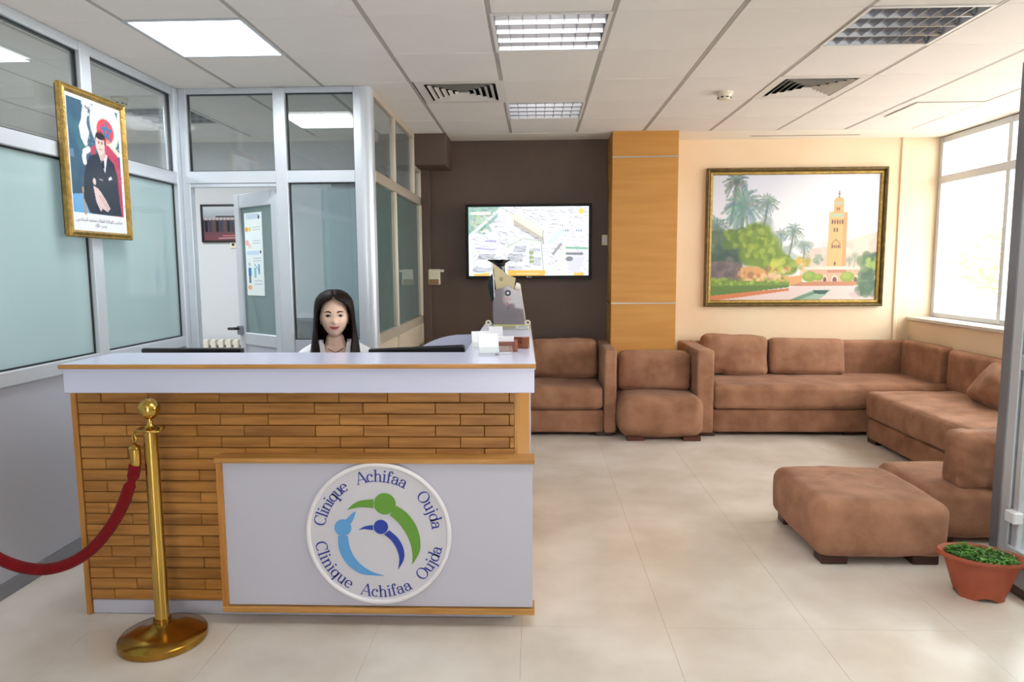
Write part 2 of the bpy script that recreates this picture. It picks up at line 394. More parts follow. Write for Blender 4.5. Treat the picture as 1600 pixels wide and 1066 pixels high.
# ------------------------------------------------------------------ glazed partitions
pl = thing('wall_left', kind='structure')
X = -2.45
for y in (3.715, 2.55, 1.4, .2, -1.0, -2.2):
    part('partition_post', (X-.033, y, 0), (X+.038, y+.085, 2.705), M_alu, pl, .004)
part('top_rail', (X-.03, -2.9, 2.655), (X+.03, 4.72, 2.706), M_alu, pl, .003)
part('middle_rail', (X-.03, -2.9, 2.068), (X+.035, 4.72, 2.145), M_alu, pl, .004)
part('lower_rail', (X-.03, -2.9, .965), (X+.035, 4.72, 1.035), M_alu, pl, .004)
part('base_rail', (X-.03, -2.9, 0), (X+.02, 4.72, .07), M_alud, pl, .002)
yy = [4.655, 3.80, 3.715, 2.635, 2.55, 1.485, 1.4, .285, .2, -.915, -1.0, -2.115, -2.2, -2.9]
for a, b in zip(yy[::2], yy[1::2]):
    part('clear_pane', (X-.004, b, 2.145), (X+.004, a, 2.655), M_clear, pl, 0)
    part('frosted_pane', (X-.004, b, 1.035), (X+.004, a, 2.068), M_frost, pl, 0)
    part('lower_panel', (X-.02, b, .07), (X+.012, a, .965), M_panelg, pl, .002)
    bm = bmesh.new()
    for z in (2.145, 2.655-.008, 1.035, 2.068-.008): add_box(bm, (X-.012, b, z), (X+.012, a, z+.008))
    for z0, z1 in ((2.145, 2.655), (1.035, 2.068)):
        for y in (a-.008, b): add_box(bm, (X-.012, y, z0), (X+.012, y+.008, z1))
    obj('glazing_gasket', bm, M_black, pl)
part('corner_post', (X-.034, 4.655, 0), (X+.045, 4.78, 2.705), M_alu, pl, .006)

pb = thing('wall_glass_back', kind='structure')
Y = 4.74
part('top_rail', (-2.404, Y-.028, 2.668), (-1.217, Y+.028, 2.706), M_alu, pb, .003)
part('middle_rail', (-2.38, Y-.035, 2.075), (-1.217, Y+.03, 2.157), M_alu, pb, .004)
part('door_jamb', (-2.406, Y-.033, 0), (-2.352, Y+.032, 2.7055), M_alu, pb, .004)
part('mullion', (-1.758, Y-.040, 0), (-1.675, Y+.034, 2.700), M_alu, pb, .004)
part('end_post', (-1.217, Y-.033, 0), (-1.165, Y+.033, 2.705), M_alu, pb, .004)
part('door_head', (-2.352, Y-.025, 2.052), (-1.758, Y+.03, 2.076), M_alu, pb, .002)
part('clear_pane', (-2.352, Y-.004, 2.157), (-1.758, Y+.004, 2.668), M_clear, pb, 0)
part('clear_pane', (-1.675, Y-.004, 2.157), (-1.217, Y+.004, 2.668), M_clear, pb, 0)
part('tall_pane', (-1.675, Y-.004, 1.0), (-1.217, Y+.004, 2.075), glass('hazy_pane', (.82, .87, .88), 1.5, .18, (.62, .72, .75)), pb, 0)
part('lower_panel', (-1.675, Y-.02, 0), (-1.217, Y+.02, 1.0), M_panelg, pb, .002)
bm = bmesh.new()
for x0, x1, z0, z1 in ((-1.675, -1.217, 2.157, 2.668), (-1.675, -1.217, 1.0, 2.075), (-2.352, -1.758, 2.157, 2.668)):
    for z in (z0, z1-.006): add_box(bm, (x0, Y-.012, z), (x1, Y+.012, z+.006))
    for x in (x0, x1-.006): add_box(bm, (x, Y-.012, z0), (x+.006, Y+.012, z1))
obj('glazing_gasket', bm, M_black, pb)
# rounded corner post
bm = bmesh.new(); pts = [(-1.17, Y+.06), (-1.17, Y-.032)]
for k in range(9):
    a = -PI/2+k*PI/18; pts.append((-1.165+.068*math.cos(a), Y+.036+.068*math.sin(a)))
pts.append((-1.097, Y+.06))
add_prism(bm, pts, 2.707); obj('rounded_corner_post', bm, M_alu, pb, smooth=True, ang=40)

ps = thing('wall_glass_side', kind='structure')
X = -1.12
part('top_rail', (X-.02, 4.80, 2.66), (X+.022, 6.40, 2.708), M_aluw, ps, .003)
part('middle_rail', (X-.02, 4.80, 2.09), (X+.025, 6.72, 2.165), M_aluw, ps, .003)
part('lower_rail', (X-.02, 4.80, .955), (X+.025, 6.72, 1.03), M_aluw, ps, .003)
part('mullion', (X-.02, 5.49, 0), (X+.023, 5.535, 2.69), M_aluw, ps, .003)
part('end_post', (X-.02, 6.68, 0), (X+.025, 6.72, 2.43), M_aluw, ps, .003)
part('upper_post', (X-.02, 6.345, 2.165), (X+.025, 6.385, 2.70), M_aluw, ps, .003)
part('upper_head', (X-.02, 6.385, 2.395), (X+.025, 6.69, 2.425), M_aluw, ps, .002)
M_side = glass('side_pane', (.66, .74, .74), 1.5, .5, rgb(140, 160, 156))
part('upper_pane', (X-.004, 4.80, 2.165), (X+.004, 5.49, 2.66), M_clear, ps, 0)
part('upper_pane', (X-.004, 5.535, 2.165), (X+.004, 6.345, 2.66), M_clear, ps, 0)
part('upper_pane', (X-.004, 6.385, 2.165), (X+.004, 6.68, 2.395), M_clear, ps, 0)
part('side_pane', (X-.004, 4.80, 1.03), (X+.004, 5.49, 2.09), M_side, ps, 0)
part('side_pane', (X-.004, 5.535, 1.03), (X+.004, 6.68, 2.09), M_side, ps, 0)
part('lower_panel', (X-.015, 4.80, 0), (X+.012, 5.49, .955), M_panelb, ps, .002)
part('lower_panel', (X-.015, 5.535, 0), (X+.012, 6.68, .955), M_panelb, ps, .002)

# open door of the office, hinged on the mullion
dr = thing('door_1', kind='structure', loc=(-1.775, 4.785, 0), rz=-math.radians(38))
w = .575
part('door_stile', (-w, -.02, 0), (-w+.075, .02, 2.04), M_alu, dr, .005)
part('door_stile', (-.075, -.02, 0), (0, .02, 2.04), M_alu, dr, .005)
part('door_rail', (-w+.075, -.02, 1.94), (-.075, .02, 2.04), M_alu, dr, .005)
part('door_rail', (-w+.075, -.02, .93), (-.075, .02, 1.02), M_alu, dr, .005)
part('door_panel', (-w+.075, -.012, 0), (-.075, .012, .93), M_panelg, dr, .002)
part('door_pane', (-w+.075, -.004, 1.02), (-.075, .004, 1.94), M_frost2, dr, 0)
hn = part('door_handle', (-w+.005, -.045, 1.0), (-w+.06, -.02, 1.07), M_alud, dr, .005)
obj('lever', tube([(-w+.035, -.04, 1.05), (-w+.035, -.075, 1.05), (-w-.05, -.08, 1.045)], .011), M_black, hn)

# right-hand glazed entrance screen
en = thing('door_2', kind='structure')
x0 = 2.365
part('side_stile', (x0, 3.475, .0), (x0+.09, 3.545, 2.47), M_alud, en, .004)
part('front_stile', (x0+.002, 3.41, .05), (x0+.07, 3.475, 2.43), M_alu, en, .004)
part('door_gasket', (x0+.02, 3.392, .05), (x0+.06, 3.41, 2.40), M_black, en, 0)
part('leaf_stile', (x0+.005, 3.35, .07), (x0+.06, 3.392, 2.42), M_alu, en, .004)
part('top_rail', (x0, .6, 2.42), (x0+.09, 3.475, 2.475), M_alud, en, .004)
part('leaf_rail', (x0+.005, .6, .98), (x0+.06, 3.41, 1.06), M_alu, en, .004)
part('bottom_rail', (x0-.01, .6, .05), (x0+.06, 3.40, .10), M_alu, en, .004)
part('entrance_pane', (x0+.03, .6, 1.06), (x0+.036, 3.35, 2.42), M_doorg, en, 0)
part('entrance_pane', (x0+.03, .6, .10), (x0+.036, 3.35, .98), M_doorg, en, 0)
part('door_lock', (x0-.03, 3.33, .225), (x0+.02, 3.40, .285), mat('white_lock', rgb(225, 228, 232), .4), en, .006)
part('threshold', (2.175, .2, 0), (2.47, 3.32, .045), mat('dark_bronze_threshold', rgb(84, 70, 60), .4, .3), en, .004)

# ------------------------------------------------------------------ ceiling fittings
def louvre(label, x, y, grp):
    t = thing('louvre_light', label, 'ceiling light', (x, y, ZC), 0, grp)
    bm = bmesh.new()
    for a, b in (((.004, .004), (.596, .022)), ((.004, .578), (.596, .596)), ((.004, .022), (.022, .578)), ((.578, .022), (.596, .578))):
        add_box(bm, (*a, -.004), (*b, .004), .001)
    obj('frame', bm, mat('fixture_white', rgb(228, 226, 222), .4), t)
    M_mir = mat('mirror_louvre', rgb(160, 162, 168), .2, .9); M_house = mat('bright_housing', rgb(226, 228, 232), .3, .5)
    bm = bmesh.new(); add_box(bm, (.012, .012, .075), (.588, .588, .08))
    for a, b in (((.012, .012), (.588, .016)), ((.012, .584), (.588, .588)), ((.012, .012), (.016, .588)), ((.584, .012), (.588, .588))): add_box(bm, (*a, .004), (*b, .078))
    obj('housing', bm, M_house, t)
    for k in range(4):
        yc = .022+.139*(k+.5)
        obj('tube_lamp', tube([(.03, yc, .058), (.57, yc, .058)], .013, 12), mat('unlit_tube', rgb(238, 240, 244), .3), t, smooth=True, ang=50)
    for k in range(5):
        yc = .024+.138*k
        # a parabolic V blade: narrow at the bottom, wide at the top
        poly = [(-.003, 0), (.003, 0), (.009, .02), (.020, .045), (-.020, .045), (-.009, .02)]
        if k == 0: poly = [(-.001, 0), (.003, 0), (.009, .02), (.020, .045), (-.001, .045)]
        if k == 4: poly = [(-.003, 0), (.001, 0), (.001, .045), (-.020, .045), (-.009, .02)]
        m4 = Matrix(((0, 0, 1, .022), (1, 0, 0, yc), (0, 1, 0, 0), (0, 0, 0, 1)))
        obj('louvre_blade', prism(poly, .556, m4), M_mir, t)
    for k in range(1, 8):
        xc = .022+.0695*k
        obj('cross_blade', box((xc-.0012, .024, .002), (xc+.0012, .576, .040)), M_mir, t)
    return t
louvre('square mirror-louvre ceiling light nearest above the desk, its four rows of blades facing the camera', GX0, GY0, 'mirror louvre ceiling lights')
louvre('square mirror-louvre ceiling light at the upper right, seen slantwise with triangular gaps', GX0+3*T, GY0, 'mirror louvre ceiling lights')
louvre('small-looking mirror-louvre ceiling light farthest back, above the television', GX0, GY0+3*T, 'mirror louvre ceiling lights')
louvre('mirror-louvre ceiling light of the office, seen through the upper left pane', GX0-5*T, GY0+3*T, 'mirror louvre ceiling lights')
led = thing('led_panel', 'bright square white LED ceiling panel above the desk, switched on', 'ceiling light', (GX0-3*T, GY0, ZC))
bm = bmesh.new()
for a, b in (((.003, .003), (.597, .02)), ((.003, .58), (.597, .597)), ((.003, .02), (.02, .58)), ((.58, .02), (.597, .58))): add_box(bm, (*a, -.004), (*b, .012), .001)
obj('frame', bm, M_alu, led)
obj('diffuser', box((.02, .02, 0), (.58, .58, .01)), M_led, led)

def diffuser(label, x, y, grp, s=.48):
    t = thing('air_diffuser', label, 'air vent', (x, y, ZC), 0, grp)
    M_v = mat('vent_white', rgb(224, 220, 214), .5)
    bm = bmesh.new(); h = T-.006
    for a, b in (((-h/2, -h/2), (h/2, -s/2)), ((-h/2, s/2), (h/2, h/2)), ((-h/2, -s/2), (-s/2, s/2)), ((s/2, -s/2), (h/2, s/2))): add_box(bm, (*a, -.002), (*b, .006))
    obj('frame', bm, M_v, t)
    obj('duct', box((-s/2, -s/2, .07), (s/2, s/2, .075)), M_dark, t)
    for k in range(5):
        r = s/2-.02-k*.042; bm = bmesh.new()
        lo = [(-r, -r), (r, -r), (r, r), (-r, r)]; q = r-.020
        hi = [(-q, -q), (q, -q), (q, q), (-q, q)]
        a = [bm.verts.new((*p, -.006)) for p in lo]; b = [bm.verts.new((*p, .010)) for p in hi]; c = [bm.verts.new((p[0]*.985, p[1]*.985, -.006)) for p in lo]; d = [bm.verts.new((p[0]*.98, p[1]*.98, .010)) for p in hi]
        for i in range(4):
            j = (i+1) % 4; bm.faces.new((a[i], a[j], b[j], b[i])); bm.faces.new((c[i], d[i], d[j], c[j])); bm.faces.new((a[i], c[i], c[j], a[j])); bm.faces.new((b[i], b[j], d[j], d[i]))
        obj('vane', bm, M_v, t)
    return t
diffuser('square four-way air vent in the ceiling left of the far louvre light', GX0-.5*T+.02, GY0+2.5*T, 'square ceiling air vents')
diffuser('square four-way air vent in the ceiling on the right, near the smoke detector', GX0+3.5*T, GY0+2.5*T, 'square ceiling air vents')
def detector(label, x, y):
    t = thing('smoke_detector', label, 'smoke detector', (x, y, ZC-.002))
    obj('base', lathe([(.058, 0), (.058, -.012), (.052, -.016)], 32), M_ivory, t, smooth=True, ang=40)
    obj('sensor_head', lathe([(.052, -.014), (.047, -.03), (.040, -.048), (.030, -.054), (.0, -.055)], 32), M_ivory, t, smooth=True, ang=50)
    for k in range(8):
        a = k*PI/4+.2; obj('slot', box((.041, -.009, -.043), (.0475, .009, -.036), 0, 1, Matrix.Rotation(a, 4, 'Z')), M_black, t)
detector('round ivory smoke detector on the ceiling of the waiting area', 1.33, 5.03)
detector('round ivory smoke detector in the office, seen through glass above the portrait', -2.95, 4.95)
sl = thing('slot_vent', 'long thin linear slot vent in the ceiling above the landscape painting', 'air vent', (2.53, 6.70, 2.704))
part('frame', (-.52, -.02, 0), (.52, .02, .004), M_ivory, sl, .001); part('slot', (-.5, -.008, -.001), (.5, .008, .001), M_dark, sl, 0)
ah = thing('access_hatch', 'faint square access hatch in the ceiling near the window', 'hatch', (3.115, 5.67, 2.7005))
part('hatch_panel', (-.24, -.24, 0), (.24, .24, .0055), M_plaster, ah, .001)
bm = bmesh.new()
for a, b in (((-.25, -.25), (.25, -.243)), ((-.25, .243), (.25, .25)), ((-.25, -.243), (-.243, .243)), ((.243, -.243), (.25, .243))): add_box(bm, (*a, .002), (*b, .0055))
obj('hatch_frame', bm, M_grid, ah)

# ------------------------------------------------------------------ reception desk
dk = thing('reception_desk', 'oak-plank reception desk with white countertop and white front panel', 'desk', (-1.0, 2.8, 0))
def dpart(name, a, b, m, bev=.002, parent=None, **k):
    o = (-1.0, 2.8, 0); a = tuple(p-q for p, q in zip(a, o)); b = tuple(p-q for p, q in zip(b, o))
    return part(name, a, b, m, parent or dk, bev, **k)
ZT = 1.122
bm = bmesh.new()
outl = [(-1.905, 2.663), (.0, 2.663), (-.035, 4.62), (-.335, 4.62), (-.312, 3.03), (-1.905, 3.03)]
add_prism(bm, [(x+1, y-2.8) for x, y in outl], .024, Matrix.Translation((0, 0, ZT-.024)))
obj('countertop', bm, M_white, dk)
dpart('countertop_edge', (-1.907, 2.655, ZT-.018), (.001, 2.664, ZT-.001), M_trim, .003)
bm = prism([(0, 2.664), (.003, 2.664), (-.032, 4.62), (-.035, 4.62)], .017, Matrix.Translation((1, -2.8, ZT-.018)))
obj('countertop_edge', bm, M_trimz, dk)
dpart('front_fascia', (-1.898, 2.672, 1.004), (-.004, 2.69, ZT-.02), M_white, .002)
dpart('side_fascia', (-1.898, 2.69, 1.004), (-1.88, 3.02, ZT-.02), M_white, .002)
bm = prism([(-.022, 2.69), (-.004, 2.69), (-.039, 4.6), (-.057, 4.6)], .118, Matrix.Translation((1, -2.8, 1.004)))
obj('side_fascia', bm, M_white, dk)
dpart('fascia_soffit', (-1.88, 2.69, 1.01), (-.03, 2.86, 1.02), M_whitep, 0)
dpart('front_board', (-1.93, 2.815, .06), (-.09, 2.835, 1.01), M_joint, 0)
dpart('end_panel', (-1.962, 2.795, 0), (-1.938, 3.35, 1.01), M_trimz, .003)
bm = prism([(-.088, 2.806), (-.076, 2.806), (-.038, 4.55), (-.05, 4.55)], 1.0, Matrix.Translation((1, -2.8, .012)))
obj('side_panel', bm, M_clad, dk)
dpart('kickboard', (-1.936, 2.806, .002), (-.10, 2.83, .064), M_whitep, .002)
pitch = .0484; zt = .940
L1, L2 = .302, .204
for r in range(19):
    z1 = zt+pitch-r*pitch-.0015; z0 = z1-pitch+.003
    if r == 0: z1 = min(z1, 1.003)
    xs = []
    if r % 2 == 0:
        x = -.0884 ; xs = [x, -.0884-.020]; j = 0; x = xs[-1]
        while x > -1.93:
            x -= (L2, L1)[j % 2]; xs.append(x); j += 1
    else:
        xs = [-.0884, -.0884-.124]; x = xs[-1]; j = 1
        while x > -1.93:
            x -= (L1, L2)[j % 2]; xs.append(x); j += 1
    for a, b in zip(xs, xs[1:]):
        b = max(b, -1.934)
        if a-b < .012: continue
        if z1 < .73 and b > -1.27: continue
        dpart('plank', (b+.0012, 2.797+random.uniform(-.0012, .0012), z0), (a-.0012, 2.816, z1), M_plank, .0022)
# raised white sign panel with oak frame
pn = dpart('front_panel', (-1.295, 2.728, .088), (-.014, 2.80, .706), M_whitep, .001)
dpart('panel_ledge', (-1.322, 2.712, .704), (-.004, 2.803, .724), M_trim, .002)
dpart('panel_stile', (-1.318, 2.716, .064), (-1.293, 2.803, .704), M_trimz, .002)
dpart('panel_bottom_trim', (-1.318, 2.714, .060), (-.006, 2.803, .084), M_trim, .002)
dpart('back_leg_panel', (-1.93, 3.33, 0), (-.12, 3.35, .70), M_whitep, 0)
dpart('worktop', (-1.93, 2.90, .715), (-.12, 3.46, .74), M_whitep, .003)
# curved white screen at the back of the return
bm = bmesh.new(); pts = [(-.02, 0), (-.02, 1.066)]
pts.append((-.36, 1.066))
for k in range(1, 10):
    a = PI/2+k*PI/22; pts.append((-.44+.40*math.cos(a)*1.0, .80+.266*math.sin(a)))
pts += [(-.84, .80), (-.84, 0)]
m4 = Matrix(((1, 0, 0, .93), (0, 0, 1, 1.60), (0, 1, 0, 0), (0, 0, 0, 1)))
add_prism(bm, [(x+.06, z) for x, z in pts][::-1], .022, m4); obj('curved_screen', bm, M_white, dk)
dpart('return_worktop', (-.72, 3.46, .715), (-.12, 4.38, .74), M_whitep, .003)
pts = []
for k in range(25):
    t = k/24; x = -1.44+.56*t; pts.append((x+1, 2.79-2.8, 1.004-.02*abs(math.sin(2*PI*t))**.8 if k not in (0, 24) else 1.006))
obj('hanging_cord', tube(pts, .0028, 6), mat('silver_cord', rgb(205, 195, 175), .4, .3), dk, smooth=True)

# ------------------------------------------------------------------ round clinic sign
SG = (-.649, 2.7255, .405); SR = .303
sg = thing('round_sign', 'round white clinic sign with blue lettering and green and blue curved figures', 'sign', SG)
mF = Matrix(((1, 0, 0, 0), (0, 0, -1, 0), (0, 1, 0, 0), (0, 0, 0, 1)))   # xy -> xz plane, extrusion towards the camera
M_sign = mat('sign_white', rgb(204, 203, 211), .35); M_rim = mat('sign_rim_white', rgb(226, 224, 228), .3)
obj('disc', prism([(SR*.95*math.cos(k*PI/48), SR*.95*math.sin(k*PI/48)) for k in range(96)], .008, mF), M_sign, sg)
bm = bmesh.new(); n1, n2 = 96, 12
vv = [[None]*n2 for _ in range(n1)]
for i in range(n1):
    for j in range(n2):
        a = 2*PI*i/n1; b = 2*PI*j/n2; R_ = SR*.967+.0105*math.cos(b); vv[i][j] = bm.verts.new((R_*math.cos(a), -.007-.009*math.sin(b), R_*math.sin(a)))
for i in range(n1):
    for j in range(n2): bm.faces.new((vv[i][j], vv[(i+1) % n1][j], vv[(i+1) % n1][(j+1) % n2], vv[i][(j+1) % n2]))
obj('rim', bm, M_rim, sg, smooth=True)
def Z(p): return ((p[0]-800)/357*SR, (475-p[1])/357*SR)
def spline(pts, n=8):
    out = []; P = [pts[0]]+list(pts)+[pts[-1]]
    for i in range(1, len(P)-2):
        p0, p1, p2, p3 = P[i-1], P[i], P[i+1], P[i+2]
        for k in range(n):
            t = k/n
            out.append(tuple(.5*((2*p1[d])+(-p0[d]+p2[d])*t+(2*p0[d]-5*p1[d]+4*p2[d]-p3[d])*t*t+(-p0[d]+3*p1[d]-3*p2[d]+p3[d])*t**3) for d in (0, 1)))
    out.append(pts[-1]); return out
def blade(bm, A, B):   # two edge curves from head to tip
    a = spline(A); b = spline(B)
    k = min(len(a), len(b)); a = [a[round(i*(len(a)-1)/(k-1))] for i in range(k)]; b = [b[round(i*(len(b)-1)/(k-1))] for i in range(k)]
    za = [Z(p) for p in a]; zb = [Z(p) for p in b]
    for i in range(k-1):
        q = [za[i], za[i+1], zb[i+1], zb[i]]
        vs = [bm.verts.new((x, -.0105, z)) for x, z in q]; vs2 = [bm.verts.new((x, -.0075, z)) for x, z in q]
        if (Vector(vs[0].co)-Vector(vs[3].co)).length < 1e-5 and i == 0: continue
        bm.faces.new(vs); bm.faces.new((vs[0], vs2[0], vs2[1], vs[1])); bm.faces.new((vs[3], vs[2], vs2[2], vs2[3]))
def figure(name, col, head, hr, arm, body):
    m = mat(name, col, .45); bm = bmesh.new(); blade(bm, *body); blade(bm, *arm)
    hx, hz = Z(head); r = hr/357*SR
    add_prism(bm, [(hx+r*math.cos(k*PI/20), hz+r*math.sin(k*PI/20)) for k in range(40)], .012, mF)
    obj(name, bm, m, sg)
figure('green_figure', rgb(96, 150, 48), (835, 322), 53,
       ([(780, 300), (720, 307), (680, 325), (650, 354)], [(780, 343), (720, 340), (680, 346), (650, 355)]),
       ([(893, 332), (945, 372), (985, 432), (1003, 500), (998, 565), (963, 627)], [(857, 378), (895, 412), (932, 465), (955, 520), (964, 575), (962, 628)]))
figure('light_blue_figure', rgb(92, 158, 214), (627, 443), 41,
       ([(640, 407), (655, 390), (672, 373), (692, 361)], [(662, 428), (676, 408), (686, 385), (693, 361)]),
       ([(602, 483), (603, 545), (625, 603), (665, 650), (722, 680), (822, 686)], [(650, 485), (658, 545), (684, 600), (722, 640), (768, 668), (822, 685)]))
figure('dark_blue_figure', rgb(28, 60, 160), (813, 438), 35,
       ([(775, 430), (755, 432), (730, 438), (705, 452)], [(775, 455), (755, 452), (730, 450), (705, 453)]),
       ([(853, 455), (893, 492), (920, 545), (922, 600), (893, 653)], [(828, 475), (862, 506), (887, 548), (899, 598), (892, 654)]))
# serif lettering drawn with a broad nib: width follows the steepness of the stroke
def arc(cx, cy, rx, ry, a0, a1, n=18): return [(cx+rx*math.cos(math.radians(a0+(a1-a0)*k/n)), cy+ry*math.sin(math.radians(a0+(a1-a0)*k/n))) for k in range(n+1)]
def S(x0, x1, y): return ([(x0, y), (x1, y)], .055)
xh = .66
GL = {
 'C': (.86, [arc(.46, .5, .38, .47, 48, 312), ([(.76, .98), (.76, .66)], .05)]),
 'O': (.92, [arc(.46, .5, .39, .47, 0, 360, 30)]),
 'A': (.86, [([(.06, .02), (.42, 1)], .06), ([(.42, 1), (.78, .02)], .14), ([(.2, .33), (.66, .33)], .055), S(-.04, .2, .02), S(.62, .92, .02)]),
 'l': (.36, [[(.18, 0), (.18, 1)], S(.02, .34, .02), S(.03, .2, .98)]),
 'i': (.36, [[(.18, 0), (.18, xh)], S(.02, .34, .02), S(.03, .2, xh-.02), arc(.17, .88, .035, .035, 0, 360, 8)]),
 'n': (.74, [[(.18, 0), (.18, xh)], arc(.38, .44, .19, .2, 165, 0, 12)+[(.57, 0)], S(.02, .33, .02), S(.03, .2, xh-.02), S(.43, .72, .02)]),
 'h': (.74, [[(.18, 0), (.18, 1)], arc(.38, .44, .19, .2, 165, 0, 12)+[(.57, 0)], S(.02, .33, .02), S(.03, .2, .98), S(.43, .72, .02)]),
 'u': (.74, [[(.18, xh), (.18, .22)]+arc(.36, .22, .18, .19, 180, 340, 12), [(.57, xh), (.57, 0)], S(.03, .2, xh-.02), S(.42, .6, xh-.02), S(.57, .7, .02)]),
 'q': (.70, [arc(.33, .33, .24, .31, 0, 360, 26), [(.56, xh), (.56, -.3)], S(.42, .70, -.28)]),
 'd': (.72, [arc(.33, .33, .24, .31, 0, 360, 26), [(.57, 0), (.57, 1)], S(.42, .6, .98), S(.57, .7, .02)]),
 'e': (.64, [arc(.33, .33, .25, .31, 0, 318), ([(.08, .36), (.58, .36)], .05)]),
 'c': (.60, [arc(.33, .33, .25, .31, 50, 315), arc(.48, .5, .04, .04, 0, 360, 8)]),
 'f': (.44, [[(.18, 0), (.18, .78)]+arc(.34, .78, .16, .2, 180, 50, 10), S(.02, .34, .02), S(.02, .38, xh-.02), arc(.42, .86, .03, .03, 0, 360, 8)]),
 'a': (.66, [arc(.3, .45, .19, .19, 160, 0, 10)+[(.49, .12), (.56, .02), (.64, .04)], arc(.28, .2, .19, .18, 60, 300, 16)+[(.48, .16)], ([(.36, .36), (.48, .42)], .06), arc(.13, .5, .03, .03, 0, 360, 8)]),
 'j': (.36, [[(.2, xh), (.2, -.1)]+arc(.06, -.1, .14, .17, 0, -100, 10), S(.05, .22, xh-.02), arc(.19, .88, .035, .035, 0, 360, 8)]),
}
def add_glyph(bm, ch, place, thick=.135, thin=.055):
    for s in GL[ch][1]:
        wfix = None
        if isinstance(s, tuple): s, wfix = s
        L_ = []; R_ = []
        n = len(s)
        for i in range(n):
            dx = s[min(i+1, n-1)][0]-s[max(i-1, 0)][0]; dy = s[min(i+1, n-1)][1]-s[max(i-1, 0)][1]; l = math.hypot(dx, dy) or 1
            w = wfix or (thin+(thick-thin)*abs(dy/l)**1.3); nx, ny = -dy/l*w/2, dx/l*w/2
            L_.append((s[i][0]+nx, s[i][1]+ny)); R_.append((s[i][0]-nx, s[i][1]-ny))
        for i in range(n-1):
            q = [place(*p) for p in (L_[i], L_[i+1], R_[i+1], R_[i])]
            f = bm.faces.new([bm.verts.new(v) for v in q])
M_navy = mat('navy_lettering', rgb(44, 58, 150), .5)
def arc_word(word, a0, a1, r, size, top, parent):
    tot = sum(GL[c][0] for c in word); s = 0; bm = bmesh.new()
    for c in word:
        mid = (s+GL[c][0]/2)/tot; a = math.radians(a0+(a1-a0)*mid); s += GL[c][0]
        def place(x, y, a=a, adv=GL[c][0]):
            lx = (x-adv/2)*size; ly = y*size
            if top: rr = r+ly; return (rr*math.cos(a)+lx*math.sin(a), -.0092, rr*math.sin(a)-lx*math.cos(a))
            rr = r-ly; return (rr*math.cos(a)-lx*math.sin(a), -.0092, rr*math.sin(a)+lx*math.cos(a))
        add_glyph(bm, c, place)
    me = bpy.data.meshes.new('lettering'); bm.to_mesh(me); bm.free(); me.materials.append(M_navy)
    o = bpy.data.objects.new('lettering', me); C.objects.link(o); o.parent = parent
u = SR/357
arc_word('Clinique', 171, 122, 262*u, 60*u, True, sg)
arc_word('Achifaa', 110.5, 60, 262*u, 60*u, True, sg)
arc_word('Oujda', 45, 5.5, 262*u, 60*u, True, sg)
arc_word('Clinique', 188, 242, 318*u, 60*u, False, sg)
arc_word('Achifaa', 252, 301, 320*u, 60*u, False, sg)
arc_word('Oujda', 312, 348, 318*u, 60*u, False, sg)

# ------------------------------------------------------------------ stanchion and rope
st = thing('stanchion', 'polished brass queue post with ball finial standing before the desk', 'stanchion', (-1.512, 2.60, 0))
obj('base', lathe([(.162, .001), (.166, .006), (.166, .028), (.160, .034), (.10, .052), (.05, .066), (.034, .078), (.034, .095), (.0, .096)], 64), M_brassd, st, smooth=True, ang=35)
obj('pole', lathe([(.0, .07), (.0275, .07), (.0265, .865), (.0, .866)], 40), M_brass, st, smooth=True, ang=40)
obj('collar', lathe([(.0, .866), (.03, .866), (.034, .87), (.036, .876), (.022, .882), (.012, .892), (.009, .908), (.009, .918), (0, .92)], 32), M_brass, st, smooth=True, ang=50)
bm = bmesh.new(); n1, n2 = 40, 8; vv = []
for i in range(n1):
    a = 2*PI*i/n1; ring = []
    for j in range(n2):
        b = 2*PI*j/n2; R_ = .050+.004*math.cos(b); ring.append(bm.verts.new((R_*math.cos(a), R_*math.sin(a), .873+.004*math.sin(b)+.004*math.sin(3*a))))
    vv.append(ring)
for i in range(n1):
    for j in range(n2): bm.faces.new((vv[i][j], vv[(i+1) % n1][j], vv[(i+1) % n1][(j+1) % n2], vv[i][(j+1) % n2]))
for k in range(4):
    a = k*PI/2+.5; add_tube(bm, [(.03*math.cos(a), .03*math.sin(a), .872), (.05*math.cos(a), .05*math.sin(a), .873)], .004, 6)
obj('hook_ring', bm, M_brass, st, smooth=True, ang=60)
obj('ball_finial', lathe([(.041*math.sin(PI*k/20), .955-.041*math.cos(PI*k/20)) for k in range(21)], 40), M_brass, st, smooth=True)
rp = thing('barrier_rope', 'dark red velvet rope sagging left from the brass post', 'rope', (-1.56, 2.58, .80))
A = Vector((-1.566, 2.575, .755)); B = Vector((-2.40, 2.50, .70)); ctrl = []
px = [(-1.566, .755), (-1.575, .70), (-1.598, .64), (-1.635, .555), (-1.69, .47), (-1.76, .395), (-1.84, .345), (-1.93, .322), (-2.02, .332), (-2.11, .372), (-2.19, .435), (-2.27, .52), (-2.34, .61), (-2.385, .69), (-2.40, .74)]
pts = spline(px, 5); P3 = [(x+1.56, 2.575-(-1.566-x)*.09-2.58, z-.80) for x, z in pts]
rr = [.0225-(.007 if i < 2 or 6 < i < 9 else 0) for i in range(len(P3))]
obj('velvet_cord', (lambda bm: (add_tube(bm, P3, rr, 16), bm)[1])(bmesh.new()), M_velvet, rp, smooth=True, ang=60)
